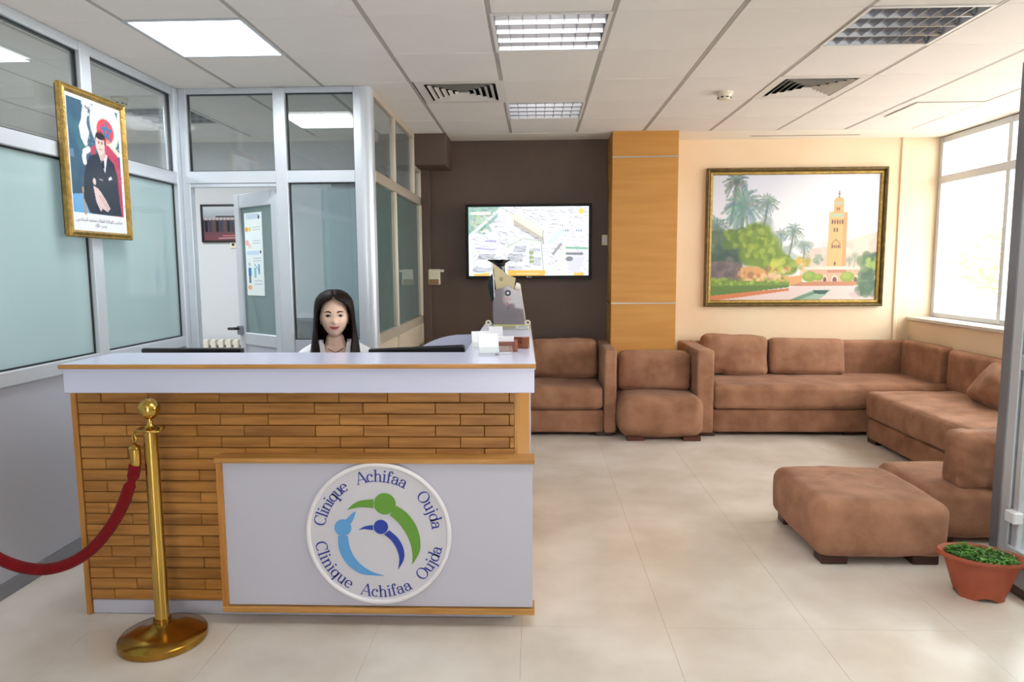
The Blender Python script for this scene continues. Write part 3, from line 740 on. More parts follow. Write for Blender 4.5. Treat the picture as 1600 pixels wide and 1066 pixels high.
for s, (x, z, y) in enumerate(((-1.564, .750, 2.575), (-2.402, .735, 2.50))):
    cp = obj('end_cap', lathe([(.0, -.015), (.019, -.015), (.0205, -.01), (.0205, .05), (.024, .054), (.017, .064), (.006, .07), (0, .07)], 24, (x+1.56, y-2.58, z-.80)), M_brass, rp, smooth=True, ang=40)
    ax = -1.56 if s == 0 else -2.402
    obj('snap_hook', tube([(x+1.56+.0, y-2.58, z-.8+.068), (x+1.56+.008, y-2.58, z-.8+.09), (x+1.56+.0, y-2.58, z-.8+.118), (x+1.56-.008, y-2.58, z-.8+.095), (x+1.56, y-2.58, z-.8+.07)], .0045, 8), M_brass, cp, smooth=True)
wh = thing('wall_hook', 'brass wall hook on the left partition holding the rope end', 'hook', (-2.43, 2.50, .86))
obj('plate', box((-.006, -.025, -.04), (.004, .025, .03), .002), M_brass, wh); obj('hook', tube([(0, 0, -.01), (.028, 0, -.015), (.036, 0, .0), (.034, 0, .01)], .005, 8), M_brass, wh, smooth=True)

# ------------------------------------------------------------------ sofas
def sbox(name, a, b, m, parent, o, **k):
    a = tuple(p-q for p, q in zip(a, o)); b = tuple(p-q for p, q in zip(b, o))
    mt = k.pop('mtx', None)
    if mt is not None:
        T0 = Matrix.Translation(-Vector(o)); mt = T0 @ mt @ T0.inverted()
    return obj(name, softbox(a, b, mtx=mt, **k), m, parent, smooth=True)
def feet(parent, o, spots, s=(.07, .07), h=.035, m=None):
    for x, y in spots: part('foot', (x-s[0]-o[0], y-s[1]-o[1], 0), (x+s[0]-o[0], y+s[1]-o[1], h+.01), m or M_foot, parent, .004)
# sofa partly behind the desk
o = (-.2, 6.35, 0); s1 = thing('sofa', 'brown suede sofa with one visible arm, partly hidden behind the desk', 'sofa', o)
sbox('base', (-.95, 5.985, .03), (.60, 6.72, .235), M_suede, s1, o, r=.02, wr=.002, n=10)
sbox('seat_cushion', (-.95, 5.965, .238), (.598, 6.60, .44), M_suede, s1, o, r=.045, puff=(0, .012, .015), wr=.006, n=18, seed=1)
sbox('backrest', (-.95, 6.60, .2), (.60, 6.77, .74), M_suede, s1, o, r=.04, wr=.004)
sbox('armrest', (.602, 5.97, .03), (.712, 6.77, .775), M_suede2, s1, o, r=.022, wr=.003, seed=2, n=14)
sbox('armrest', (-1.06, 5.97, .03), (-.95, 6.70, .775), M_suede2, s1, o, r=.022, wr=.003, seed=3, n=14)
feet(s1, o, [(.60, 6.06), (-.95, 6.06), (.60, 6.6), (-.95, 6.6)])
o = (.25, 6.5, .44); c = thing('back_cushion', 'large brown suede back cushion on the sofa behind the desk', 'cushion', o)
sbox('cover', (-.05, 6.42, .45), (.585, 6.60, .81), M_suede2, c, o, r=.05, puff=(.0, .045, .012), wr=.010, ws=5, n=22, seed=5, mtx=about((.2, 6.5, .45), rx=-.12))
o = (-.5, 6.5, .44); c = thing('back_cushion', 'brown suede back cushion at the desk end of the partly hidden sofa', 'cushion', o)
sbox('cover', (-.72, 6.42, .45), (-.08, 6.60, .80), M_suede2, c, o, r=.05, puff=(.0, .045, .012), wr=.010, ws=5, n=16, seed=8, mtx=about((-.4, 6.5, .45), rx=-.12))
# armless low chair in front of the column
o = (1.08, 6.08, 0); ch = thing('low_chair', 'armless brown suede low chair in front of the wooden column', 'chair', o)
sbox('seat', (.722, 5.80, .03), (1.437, 6.38, .375), M_suede, ch, o, r=.085, puff=(.012, .015, .02), wr=.007, ws=4, n=22, seed=11)
feet(ch, o, [(.86, 5.87), (1.34, 5.87), (.86, 6.3), (1.34, 6.3)], (.075, .05), .03, wood('reddish_wood_foot', rgb(100, 50, 32), rgb(76, 36, 24), 'x', .4))
o = (1.08, 6.22, .4); c = thing('back_cushion', 'slouched brown suede cushion standing on the armless chair', 'cushion', o)
sbox('cover', (.755, 6.14, .375), (1.40, 6.345, .725), M_suede2, c, o, r=.055, puff=(0, .045, .02), wr=.016, ws=4.5, n=22, seed=12, mtx=about((1.08, 6.2, .4), rx=-.10))
# long sofa below the painting
o = (2.4, 6.4, 0); s2 = thing('corner_sofa', 'long brown suede sofa below the painting, reaching into the window corner', 'sofa', o)
sbox('base', (1.56, 6.01, .03), (3.66, 6.80, .24), M_suede, s2, o, r=.02, wr=.002, n=12)
sbox('seat_cushion', (1.56, 5.97, .242), (3.655, 6.72, .455), M_suede, s2, o, r=.05, puff=(0, .012, .012), wr=.007, ws=4, n=30, seed=21)
sbox('backrest', (1.56, 6.71, .2), (3.66, 6.84, .765), M_suede, s2, o, r=.03, wr=.004, n=16, seed=22)
sbox('armrest', (1.405, 5.97, .03), (1.56, 6.835, .765), M_suede2, s2, o, r=.022, wr=.003, n=14, seed=23)
sbox('side_backrest', (3.52, 6.08, .40), (3.665, 6.715, .775), M_suede2, s2, o, r=.04, puff=(.01, 0, 0), wr=.005, n=16, seed=24)
feet(s2, o, [(1.51, 6.07), (2.79, 6.12), (1.55, 6.75), (3.55, 6.75), (3.55, 6.1)])
o = (1.9, 6.6, .46); c = thing('scatter_cushion', 'brown suede cushion beside the sofa arm, left of the pair under the painting', 'cushion', o)
sbox('cover', (1.585, 6.50, .455), (2.205, 6.69, .835), M_suede2, c, o, r=.055, puff=(0, .045, .008), wr=.012, ws=4.5, n=22, seed=31, mtx=about((1.9, 6.6, .46), rx=-.2, ry=.04))
o = (2.55, 6.6, .46); c = thing('scatter_cushion', 'smooth brown suede cushion, right of the pair under the painting', 'cushion', o)
sbox('cover', (2.225, 6.49, .452), (2.92, 6.68, .795), M_suede2, c, o, r=.045, puff=(0, .04, .006), wr=.006, ws=4, n=22, seed=32, mtx=about((2.55, 6.6, .46), rx=-.25, ry=.02))
# daybed along the window wall
o = (3.2, 4.9, 0); s3 = thing('daybed_sofa', 'long brown suede sofa along the wall under the window', 'sofa', o)
sbox('base', (2.815, 3.85, .03), (3.66, 5.85, .205), M_suede, s3, o, r=.02, wr=.002, n=12)
sbox('seat_cushion', (2.795, 3.83, .207), (3.655, 5.87, .435), M_suede2, s3, o, r=.055, puff=(.01, .012, .014), wr=.007, ws=4, n=30, seed=41)
sbox('backrest', (3.53, 4.85, .40), (3.665, 5.985, .765), M_suede2, s3, o, r=.04, puff=(.012, 0, 0), wr=.005, n=18, seed=42)
sbox('backrest', (3.53, 3.85, .40), (3.665, 4.83, .765), M_suede2, s3, o, r=.04, puff=(.012, 0, 0), wr=.005, n=18, seed=43)
feet(s3, o, [(2.89, 5.76), (2.89, 3.95), (3.55, 5.76), (3.55, 3.95)])
o = (3.35, 5.2, .45); c = thing('scatter_cushion', 'crumpled brown cushion leaning on the sofa under the window', 'cushion', o)
sbox('cover', (3.30, 4.72, .41), (3.50, 5.38, .74), M_suede2, c, o, r=.05, puff=(.07, 0, 0), wr=.022, ws=5, n=24, seed=44, mtx=about((3.4, 5.1, .45), ry=.55, rx=.12))
# ottoman
o = (1.72, 3.7, 0); ot = thing('ottoman', 'square brown suede ottoman with button tufts in the middle of the floor', 'ottoman', o)
sbox('seat', (1.395, 3.335, .04), (2.055, 4.03, .325), M_suede2, ot, o, r=.065, puff=(.014, .012, .012), wr=.007, ws=4, n=30, seed=51, tuft=[(-.25, .45), (.30, -.05), (.35, .55)])
feet(ot, o, [(1.50, 3.42), (1.95, 3.42), (1.50, 3.95), (1.95, 3.95)], (.065, .05), .04)
# low chair behind it
o = (2.42, 3.86, 0); lc = thing('low_chair', 'low brown suede chair seen side-on between ottoman and glass door', 'chair', o)
sbox('seat', (2.075, 3.62, .03), (2.74, 4.18, .31), M_suede, lc, o, r=.06, puff=(.01, .01, .015), wr=.006, ws=4, n=22, seed=61)
feet(lc, o, [(2.18, 3.72), (2.64, 3.72), (2.18, 4.1), (2.64, 4.1)])
o = (2.45, 3.72, .3); c = thing('back_cushion', 'thick wrinkled brown cushion standing on the low chair by the glass door', 'cushion', o)
sbox('cover', (2.245, 3.635, .30), (2.76, 3.80, .605), M_suede, c, o, r=.04, puff=(.0, .03, .0), wr=.014, ws=8, n=26, seed=62, mtx=about((2.45, 3.7, .31), rx=.02))

# ------------------------------------------------------------------ television, wall things
tv = thing('television', 'wide black flat television on the brown wall showing a city from above', 'television', (-.063, 6.70, 1.737))
hw, hh = .605, .356
part('body', (-hw, -.01, -hh), (hw, .06, hh), M_blackm, tv, .006)
bm = bmesh.new(); sx, sz0, sz1 = .577, -.326, .332
for a, b in (((-hw, -hh), (hw, sz0)), ((-hw, sz1), (hw, hh)), ((-hw, sz0), (-sx, sz1)), ((sx, sz0), (hw, sz1))): add_box(bm, (a[0], -.022, a[1]), (b[0], -.008, b[1]), .002)
obj('bezel', bm, M_blackm, tv)
cv = Canvas(230, 132, (236, 240, 244)); R = cv.rng
def pz(x, y): return ((x-95)/(1520-95), (y-105)/(905-105))
cv.poly([(0, 0), (.27, 0), (.24, .17), (.12, .34), (0, .42)], (150, 186, 174)); cv.poly([pz(110, 300), pz(200, 210), pz(350, 190), pz(330, 280), pz(180, 360)], (176, 200, 170))
cv.blobs(40, (0, .05, .2, .4), .018, [(120, 160, 140), (190, 214, 200), (150, 180, 120)], .6)
cv.line([pz(100, 450), pz(480, 130)], .02, (225, 240, 236))
for k in range(900):
    x = R.uniform(.02, .98); y = R.uniform(0, .95); l = R.uniform(.01, .05); g = R.randint(120, 225)
    cv.line([(x, y), (x+l, y+l*R.uniform(-.3, .9))], .004, (g, g, min(255, g+R.randint(0, 20))), .7)
for k in range(180):
    x = R.uniform(.15, .98); y = R.uniform(0, .3); cv.rect(x, y, x+.012, y+.012, (190+R.randint(-30, 40),)*3, .7)
cv.poly([pz(560, 190), pz(700, 200), pz(985, 380), pz(985, 500), pz(840, 420), pz(640, 300)], (236, 226, 206))
for k in range(20):
    x = 640+k*18; y = 250+k*11; cv.line([pz(x, y+10), pz(x+4, y+75)], .006, (120, 116, 110), .8)
cv.line([pz(985, 380), pz(960, 560), pz(990, 900)], .008, (170, 176, 168)); cv.line([pz(560, 580), pz(760, 480), pz(960, 520)], .012, (206, 214, 204)); cv.line([pz(560, 560), pz(740, 470), pz(960, 500)], .004, (160, 168, 158))
for (x0, y0, nx, h, dx) in ((200, 650, 11, 60, 30), (560, 650, 10, 90, 12), (630, 560, 8, 70, 22), (820, 590, 7, 40, 6), (150, 810, 12, 50, 12), (560, 795, 10, 38, 3), (870, 690, 5, 90, 2)):
    for k in range(nx): cv.line([pz(x0+k*18, y0+h), pz(x0+k*18+dx, y0)], .0045, (84, 86, 104), .75)
for y in (640, 690, 740): cv.ell(*pz(840, y), .02, .028, (150, 166, 120))
cv.line([pz(1500, 590), pz(1230, 580)], .016, (130, 176, 150)); cv.line([pz(1230, 560), pz(1200, 900)], .02, (232, 236, 206)); cv.line([pz(1100, 650), pz(1190, 540)], .02, (150, 150, 156))
cv.poly([pz(1250, 700), pz(1480, 680), pz(1400, 880), pz(1280, 850)], (206, 206, 232)); cv.ell(*pz(1290, 710), .03, .035, (120, 122, 130)); cv.line([pz(1260, 650), pz(1440, 650)], .018, (120, 124, 130))
for x in (1215, 1240, 1265, 1370, 1395, 1420): cv.rect(*pz(x, 370), *pz(x+14, 395), (90, 110, 140))
cv.line([pz(1060, 520), pz(1200, 390)], .03, (200, 222, 240)); cv.line([pz(300, 500), pz(420, 500)], .012, (170, 160, 210)); cv.line([pz(180, 580), pz(400, 600)], .012, (180, 176, 224))
cv.rect(*pz(125, 165), *pz(360, 195), (240, 236, 236)); cv.rect(*pz(150, 175), *pz(350, 183), (206, 160, 160), .7)
cv.ell(*pz(1430, 165), .022, .04, (226, 206, 96))
cv.poly([pz(160, 875), pz(345, 868), pz(345, 905), pz(160, 905)], (246, 190, 96)); cv.poly([pz(555, 840), pz(1010, 836), pz(1000, 905), pz(570, 905)], (244, 176, 74)); cv.poly([pz(1340, 870), pz(1465, 866), pz(1460, 905), pz(1340, 905)], (244, 186, 90))
cv.rect(*pz(660, 872), *pz(930, 882), (255, 240, 214), .8)
picture('screen', cv, 2*sx, sz1-sz0, M_screen, tv, Matrix.Translation((0, -.014, (sz0+sz1)/2)))
# maker's mark on the bezel
bm = bmesh.new()
def flat(x, y, s=.016, ox=.0, oz=-.345): return (ox+x*s, -.0228, oz+y*s)
for strokes in ([[(0, 1), (0, 0), (.55, 0)]], [arc(1.25, .5, .42, .5, 60, 360, 12)+[(1.3, .5)]]):
    for s in strokes:
        for p, q in zip(s, s[1:]):
            dx, dy = q[0]-p[0], q[1]-p[1]; l = math.hypot(dx, dy); nx, ny = -dy/l*.09, dx/l*.09
            bm.faces.new([bm.verts.new(flat(*v)) for v in ((p[0]+nx, p[1]+ny), (q[0]+nx, q[1]+ny), (q[0]-nx, q[1]-ny), (p[0]-nx, p[1]-ny))])
add_prism(bm, [(-.014+.007*math.cos(k*PI/8), -.337+.007*math.sin(k*PI/8)) for k in range(16)], .0008, Matrix(((1, 0, 0, 0), (0, 0, -1, -.0222), (0, 1, 0, 0), (0, 0, 0, 1))))
obj('maker_mark', bm, mat('silver_print', rgb(200, 200, 204), .4), tv)

ph = thing('wall_dispenser', 'small ivory plastic box on the brown wall by the glass partition', 'dispenser', (-.985, 6.78, 1.40))
part('body', (-.06, -.065, -.075), (.055, 0, .08), M_ivory, ph, .012, 3, smooth=False); part('cover_flap', (-.05, -.072, -.07), (.045, -.06, -.02), mat('tan_flap', rgb(150, 112, 76), .5), ph, .004); part('bracket', (.055, -.03, .05), (.09, 0, .075), M_ivory, ph, .003)
sw = thing('wall_switch', 'small white switch on the dark wall just left of the wooden column', 'switch', (.68, 6.78, 1.75))
part('plate', (-.032, -.012, -.05), (.03, 0, .05), M_ivory, sw, .004); part('rocker', (-.015, -.018, -.025), (.015, -.01, .025), M_paper, sw, .003)

def frame_mesh(w, h, prof, mtx):
    """mitred frame, prof = [(inset, depth)...] from outer edge"""
    bm = bmesh.new(); rings = []
    for ins, d in prof:
        rings.append([bm.verts.new(mtx @ Vector((sx*(w/2-ins), -d, sz*(h/2-ins)))) for sx, sz in ((-1, -1), (1, -1), (1, 1), (-1, 1))])
    rings.append(rings[0])
    for a, b in zip(rings, rings[1:]):
        for i in range(4):
            bm.faces.new((a[i], a[(i+1) % 4], b[(i+1) % 4], b[i]))
    return bm
# landscape painting
pt = thing('landscape_painting', 'large gilt-framed landscape painting of a minaret, palms and garden on the cream wall', 'painting', (2.525, 6.88, 1.762))
PW, PH = 1.722, 1.335; I4 = Matrix.Identity(4)
obj('outer_frame', frame_mesh(PW, PH, [(0, 0), (0, .05), (.012, .062), (.024, .05), (.028, .02), (.028, 0)], I4), M_goldd, pt)
obj('inner_frame', frame_mesh(PW-.056, PH-.056, [(0, 0), (0, .028), (.012, .034), (.030, .030), (.036, .022), (.036, 0)], I4), M_gold, pt)
cw, chh = PW-.128, PH-.128
cv = Canvas(300, 228, (214, 218, 232)); R = cv.rng
def q(x, y): return ((x-130)/1060, (y-142)/800)
cv.grad(0, .55, (208, 214, 232), (238, 238, 244)); cv.grad(.55, .9, (238, 238, 244), (236, 228, 222))
cv.ell(.75, .45, .35, .4, (244, 244, 246), .8, .9)
cv.poly([q(720, 640), q(780, 610), q(870, 600), q(1000, 560), q(1100, 530), q(1190, 505), q(1190, 800), q(700, 800)], (230, 200, 184)); cv.blobs(50, (.6, .53, 1, .72), .03, [(222, 188, 170), (236, 212, 200), (214, 180, 170)], .35)
def palm(x, y, s, tx, ty, col, n=26, al=.55):
    cv.line([q(x, y), q((x+tx)/2+4, (y+ty)/2), q(tx, ty)], .006*s, (110, 112, 104), .8)
    for k in range(n):
        a = 2*PI*k/n+R.uniform(-.1, .1); l = s*60*R.uniform(.7, 1.1); p1 = (x+math.cos(a)*l*.6, y-math.sin(a)*l*.6); p2 = (x+math.cos(a)*l, y-math.sin(a)*l+l*.25)
        c = tuple(int(v+R.randint(-18, 18)) for v in col); cv.line([q(x, y), q(*p1), q(*p2)], .005*s, c, al)
cv.blobs(30, (0, .36, .4, .55), .05, [(150, 170, 170), (120, 146, 148), (176, 190, 192)], .5)
cv.blobs(16, (.35, .55, .6, .68), .03, [(160, 180, 170), (140, 160, 150)], .6)
palm(285, 185, 1.5, 250, 450, (84, 110, 104)); palm(330, 330, 2.3, 320, 520, (110, 140, 142), 40); palm(485, 320, 1.2, 462, 480, (110, 138, 134)); palm(575, 520, .8, 575, 650, (120, 146, 140)); palm(655, 500, 1.1, 625, 680, (110, 136, 128)); palm(725, 590, .8, 722, 700, (130, 152, 144)); palm(160, 470, 1.6, 140, 560, (100, 130, 130))
cv.blobs(60, (0, .46, .22, .68), .05, [(70, 96, 84), (96, 120, 96), (60, 84, 80)], .7)
cv.blobs(26, (.10, .44, .2, .56), .035, [(120, 150, 60), (150, 170, 80), (90, 120, 60)], .8)
for cx, cy, r in ((430, 540, 95), (470, 620, 110), (400, 640, 90), (520, 690, 90), (590, 720, 70), (640, 730, 50)):
    cv.ell(*q(cx, cy), r/1060, r/800, (112, 140, 58), .9, .35); cv.blobs(26, (*q(cx-r*.7, cy-r*.8), *q(cx+r*.7, cy+r*.3)), .02, [(150, 172, 70), (176, 190, 84), (120, 150, 60), (96, 124, 56)], .6)
cv.blobs(14, (.36, .66, .44, .78), .025, [(200, 204, 90), (184, 192, 80)], .7); cv.blobs(20, (.5, .66, .62, .75), .02, [(160, 160, 80), (220, 180, 90), (120, 140, 80)], .6)
cv.poly([q(130, 690), q(330, 700), q(340, 820), q(130, 830)], (110, 100, 104)); cv.blobs(20, (0, .68, .18, .8), .03, [(90, 84, 90), (130, 116, 116), (150, 110, 90)], .6)
cv.poly([q(325, 730), q(430, 725), q(520, 770), q(640, 790), q(720, 780), q(720, 850), q(330, 830)], (216, 160, 104)); cv.blobs(24, (.18, .74, .5, .84), .022, [(226, 180, 124), (180, 110, 60), (240, 214, 180), (140, 100, 80)], .6)
# tower
cv.poly([q(876, 385), q(992, 385), q(992, 725), q(872, 725)], (224, 176, 118)); cv.poly([q(968, 385), q(992, 390), q(994, 725), q(966, 725)], (206, 156, 104)); cv.rect(*q(905, 312), *q(966, 385), (218, 170, 116)); cv.ell(*q(935, 308), .028, .026, (222, 172, 118)); cv.line([q(935, 290), q(935, 250)], .004, (120, 100, 70)); cv.ell(*q(935, 268), .006, .009, (120, 100, 70))
cv.rect(*q(886, 396), *q(972, 412), (168, 190, 170)); cv.rect(*q(906, 322), *q(964, 334), (176, 190, 172))
for k in range(5): cv.ell(*q(898+k*16, 444), .005, .02, (110, 84, 70))
for x in (914, 930): cv.rect(*q(x-5, 484), *q(x+5, 508), (120, 92, 76))
for x in (926, 938): cv.ell(*q(x, 362), .004, .014, (120, 92, 70))
cv.line([q(900, 610), q(902, 580), q(925, 555), q(950, 580), q(953, 610)], .004, (160, 112, 78))
for k in range(4): cv.ell(*q(908+k*12, 600), .004, .014, (120, 88, 70))
cv.ell(*q(924, 708), .006, .016, (110, 80, 64))
for x in range(878, 992, 11): cv.rect(*q(x, 378), *q(x+6, 386), (214, 164, 110))
cv.rect(*q(730, 728), *q(1090, 745), (236, 214, 198)); cv.rect(*q(760, 745), *q(1080, 825), (212, 168, 140)); cv.rect(*q(880, 750), *q(1000, 768), (190, 130, 104))
for x, r in ((865, 16), (927, 22), (1060, 16)): cv.ell(*q(x, 810), r/1060, .036, (238, 206, 180)); cv.ell(*q(x, 814), r*.65/1060, .026, (110, 80, 76))
cv.blobs(10, (.63, .64, .67, .72), .02, [(120, 146, 130), (150, 168, 150)], .7); palm(1015, 685, .5, 1015, 730, (140, 156, 140)); palm(1050, 660, .5, 1045, 735, (140, 156, 140))
for cx, cy, r in ((765, 790, 46), (825, 795, 30), (1008, 795, 46)): cv.ell(*q(cx, cy), r/1060, r*.75/800, (136, 162, 72), 1, .2); cv.ell(*q(cx-r*.2, cy-r*.2), r*.6/1060, r*.4/800, (170, 186, 92), .6, .6)
cv.poly([q(720, 825), q(1090, 822), q(1100, 845), q(900, 862), q(640, 850)], (190, 128, 96)); cv.poly([q(130, 900), q(560, 870), q(700, 850), q(1190, 850), q(1190, 945), q(130, 945)], (222, 200, 196)); cv.poly([q(130, 905), q(640, 865), q(640, 880), q(300, 925), q(130, 945)], (206, 122, 78))
cv.poly([q(130, 805), q(300, 815), q(640, 822), q(640, 858), q(400, 885), q(130, 912)], (112, 146, 60)); cv.poly([q(130, 850), q(640, 845), q(640, 858), q(400, 885), q(130, 912)], (84, 116, 56), .8); cv.blobs(50, (0, .82, .47, .87), .012, [(150, 176, 76), (170, 190, 90), (100, 136, 60)], .7)
cv.poly([q(640, 940), q(800, 875), q(910, 875), q(870, 910), q(830, 940)], (150, 176, 158)); cv.poly([q(795, 880), q(895, 880), q(870, 905), q(800, 900)], (52, 84, 76)); cv.poly([q(640, 940), q(800, 885), q(800, 905), q(700, 940)], (90, 130, 100), .8)
cv.blobs(40, (.9, .64, 1, .86), .03, [(84, 110, 84), (110, 134, 96), (70, 96, 76)], .8); cv.blobs(12, (.93, .66, 1, .74), .02, [(160, 184, 90), (140, 166, 80)], .7); cv.blobs(20, (.9, .86, 1, .96), .03, [(74, 104, 84), (90, 116, 92)], .7)
cv.poly([q(1010, 900), q(1090, 880), q(1100, 930), q(1040, 925)], (190, 166, 166), .5)
cv.a = cv.a*.93+np.array((.05, .048, .045))  # pale wash over the canvas colours stands in for glare
picture('canvas', cv, cw+.006, chh+.006, M_print, pt, Matrix.Translation((0, -.016, 0)))
part('back_board', (-PW/2+.02, -.012, -PH/2+.02), (PW/2-.02, 0, PH/2-.02), M_foot, pt, 0)

# gilt-framed portrait on the left partition
pc = thing('framed_portrait', 'gilt-framed colour portrait of a seated man in a dark suit on the left glass partition', 'picture', (-2.405, 3.765, 2.055))
m4 = Matrix.Rotation(PI/2, 4, 'Z') @ Matrix.Rotation(0, 4, 'X')   # front (-y) turns to +x
fw, fh = .555, .775
obj('frame', frame_mesh(fw, fh, [(0, 0), (0, .022), (.006, .028), (.013, .022), (.018, .026), (.026, .030), (.034, .020), (.038, .010), (.038, 0)], m4), M_gold, pc)
part('back_board', (-.012, -fw/2+.01, -fh/2+.01), (0.002, fw/2-.01, fh/2-.01), M_foot, pc, 0)
cv = Canvas(130, 190, (238, 240, 244)); R = cv.rng
B0, B1 = .05, .95
def pq(u_, v_): return (.055+u_*.89, .03+v_*.835)
def P(*l): return [pq(*t) for t in l]
cv.rect(*pq(0, 0), *pq(1, 1), (52, 84, 104)); cv.blobs(20, (.06, .1, .4, .8), .12, [(44, 70, 96), (60, 110, 120), (58, 100, 112)], .35)
cv.rect(*pq(0, .45), *pq(.08, .52), (120, 140, 170), .6)
for (pp, w_) in ((P((.36, .02), (.32, .12), (.3, .2), (.34, .27), (.3, .33)), .03), (P((.3, .16), (.24, .24), (.26, .32), (.31, .37)), .022), (P((.36, .42), (.28, .45), (.26, .5), (.27, .54)), .022)): cv.line(pp, w_, (232, 224, 220))
cv.line(P((.31, .02), (.45, .03)), .02, (214, 206, 206)); cv.blobs(14, (.36, .05, .46, .13), .02, [(230, 226, 226), (90, 90, 110)], .8)
cv.ell(*pq(.72, .16), .27, .19, (222, 224, 222)); cv.ell(*pq(.72, .17), .21, .15, (206, 214, 214), .8)
cv.blobs(60, (.5, .06, .93, .33), .02, [(240, 240, 238), (190, 200, 204), (228, 216, 190)], .7)
cv.ell(*pq(.72, .215), .155, .095, (204, 62, 70))
sc_, ss = pq(.74, .215), .075
star = [(sc_[0]+ss*1.3*math.sin(2*PI*k*2/5), sc_[1]-ss*math.cos(2*PI*k*2/5)) for k in range(6)]; cv.line(star, .0075, (36, 104, 150))
cv.poly(P((.56, .37), (.75, .33), (.95, .42), (1, .6), (1, 1), (.8, 1), (.7, .5)), (178, 60, 88)); cv.blobs(26, (.7, .32, .98, .8), .025, [(150, 40, 66), (196, 90, 112)], .5); cv.poly(P((.4, .4), (.5, .36), (.5, .46), (.4, .46)), (160, 60, 80)); cv.line(P((.6, .32), (.78, .31), (.97, .40)), .02, (230, 216, 186))
cv.poly(P((.0, .84), (.28, .82), (.34, 1), (0, 1)), (104, 164, 214)); cv.line(P((.2, .78), (.22, 1)), .012, (176, 140, 100))
cv.poly(P((.3, .55), (.38, .47), (.52, .44), (.72, .44), (.86, .50), (.92, .62), (.93, .84), (.96, .99), (.30, .99), (.2, .86), (.24, .66)), (34, 42, 54)); cv.poly(P((.55, .44), (.73, .43), (.66, .6)), (228, 230, 238)); cv.poly(P((.59, .47), (.66, .47), (.655, .57), (.61, .55)), (26, 28, 40))
cv.poly(P((.55, .38), (.68, .38), (.70, .45), (.62, .5), (.55, .45)), (196, 160, 150)); cv.ell(*pq(.61, .305), .098, .068, (40, 32, 36)); cv.ell(*pq(.592, .348), .080, .076, (218, 186, 176)); cv.ell(*pq(.59, .375), .060, .058, (222, 190, 180))
for x in (.565, .63): cv.ell(*pq(x, .338), .015, .006, (70, 50, 50), .9); cv.line([pq(x-.022, .324), pq(x+.022, .322)], .003, (60, 44, 44), .8)
cv.line([pq(.598, .34), pq(.59, .365)], .003, (180, 140, 130)); cv.line([pq(.565, .392), pq(.62, .391)], .004, (150, 84, 84)); cv.ell(*pq(.65, .36), .02, .05, (200, 164, 152), .6, .6); 
cv.poly(P((.72, .645), (.78, .625), (.80, .65), (.73, .665)), (230, 232, 240)); cv.line(P((.53, .67), (.6, .675)), .003, (190, 190, 200))
cv.ell(*pq(.43, .70), .028, .026, (210, 190, 186)); cv.poly(P((.40, .74), (.5, .76), (.62, .84), (.72, .93), (.66, .965), (.56, .94), (.52, .97), (.44, .88)), (220, 192, 190)); cv.line(P((.5, .82), (.66, .94)), .004, (176, 140, 136)); cv.line(P((.55, .82), (.68, .92)), .003, (176, 140, 136))
cv.poly(P((.34, .99), (.44, .9), (.5, .96), (.58, .99)), (30, 36, 50))
cv.blobs(90, (.3, .05, .95, .34), .008, [(150, 160, 166), (236, 236, 232), (196, 176, 130)], .5); cv.ell(*pq(.72, .215), .155, .095, (204, 62, 70), .55); cv.line(star, .007, (36, 104, 150))
cv.poly(P((.55, .26), (.67, .26), (.69, .36), (.66, .42), (.6, .44), (.54, .42), (.52, .35)), (218, 186, 176), .85); cv.ell(*pq(.61, .274), .083, .026, (40, 32, 36))
for x in (.568, .632): cv.ell(*pq(x, .338), .015, .006, (70, 50, 50), .9); cv.line([pq(x-.022, .324), pq(x+.022, .322)], .002, (60, 44, 44), .8)
cv.line([pq(.6, .34), pq(.595, .366)], .002, (176, 136, 126)); cv.line([pq(.57, .392), pq(.62, .391)], .003, (150, 84, 84))
cv.a = cv.a*.86+np.array((.045, .05, .055))  # glare on the portrait mixed into the print colours
picture('portrait_print', cv, fw-.07, fh-.07, M_printg, pc, m4 @ Matrix.Translation((0, -.012, 0)))

# the caption, joined-up Arabic set from presentation forms, right to left
AF = {'ا': (0xFE8D, 1), 'ب': (0xFE8F, 0), 'ج': (0xFE9D, 0), 'ح': (0xFEA1, 0), 'د': (0xFEA9, 1), 'ر': (0xFEAD, 1), 'س': (0xFEB1, 0), 'ص': (0xFEB9, 0), 'ك': (0xFED9, 0), 'ل': (0xFEDD, 0), 'م': (0xFEE1, 0), 'ن': (0xFEE5, 0), 'ه': (0xFEE9, 0), 'ة': (0xFE93, 1), 'Ω': (0xFEFB, 1)}
def shape(t):
    t = t.replace('لا', 'Ω'); out = ''
    for i, c in enumerate(t):
        if c == ' ': out += ' '; continue
        b, stop = AF[c]; pv = i > 0 and t[i-1] != ' ' and not AF[t[i-1]][1]; nx = i+1 < len(t) and t[i+1] != ' ' and not stop
        out += chr(b+(3 if pv and nx else 2 if nx else 1 if pv else 0))
    return out[::-1]
M_ink = mat('grey_ink', rgb(84, 84, 98), .6)
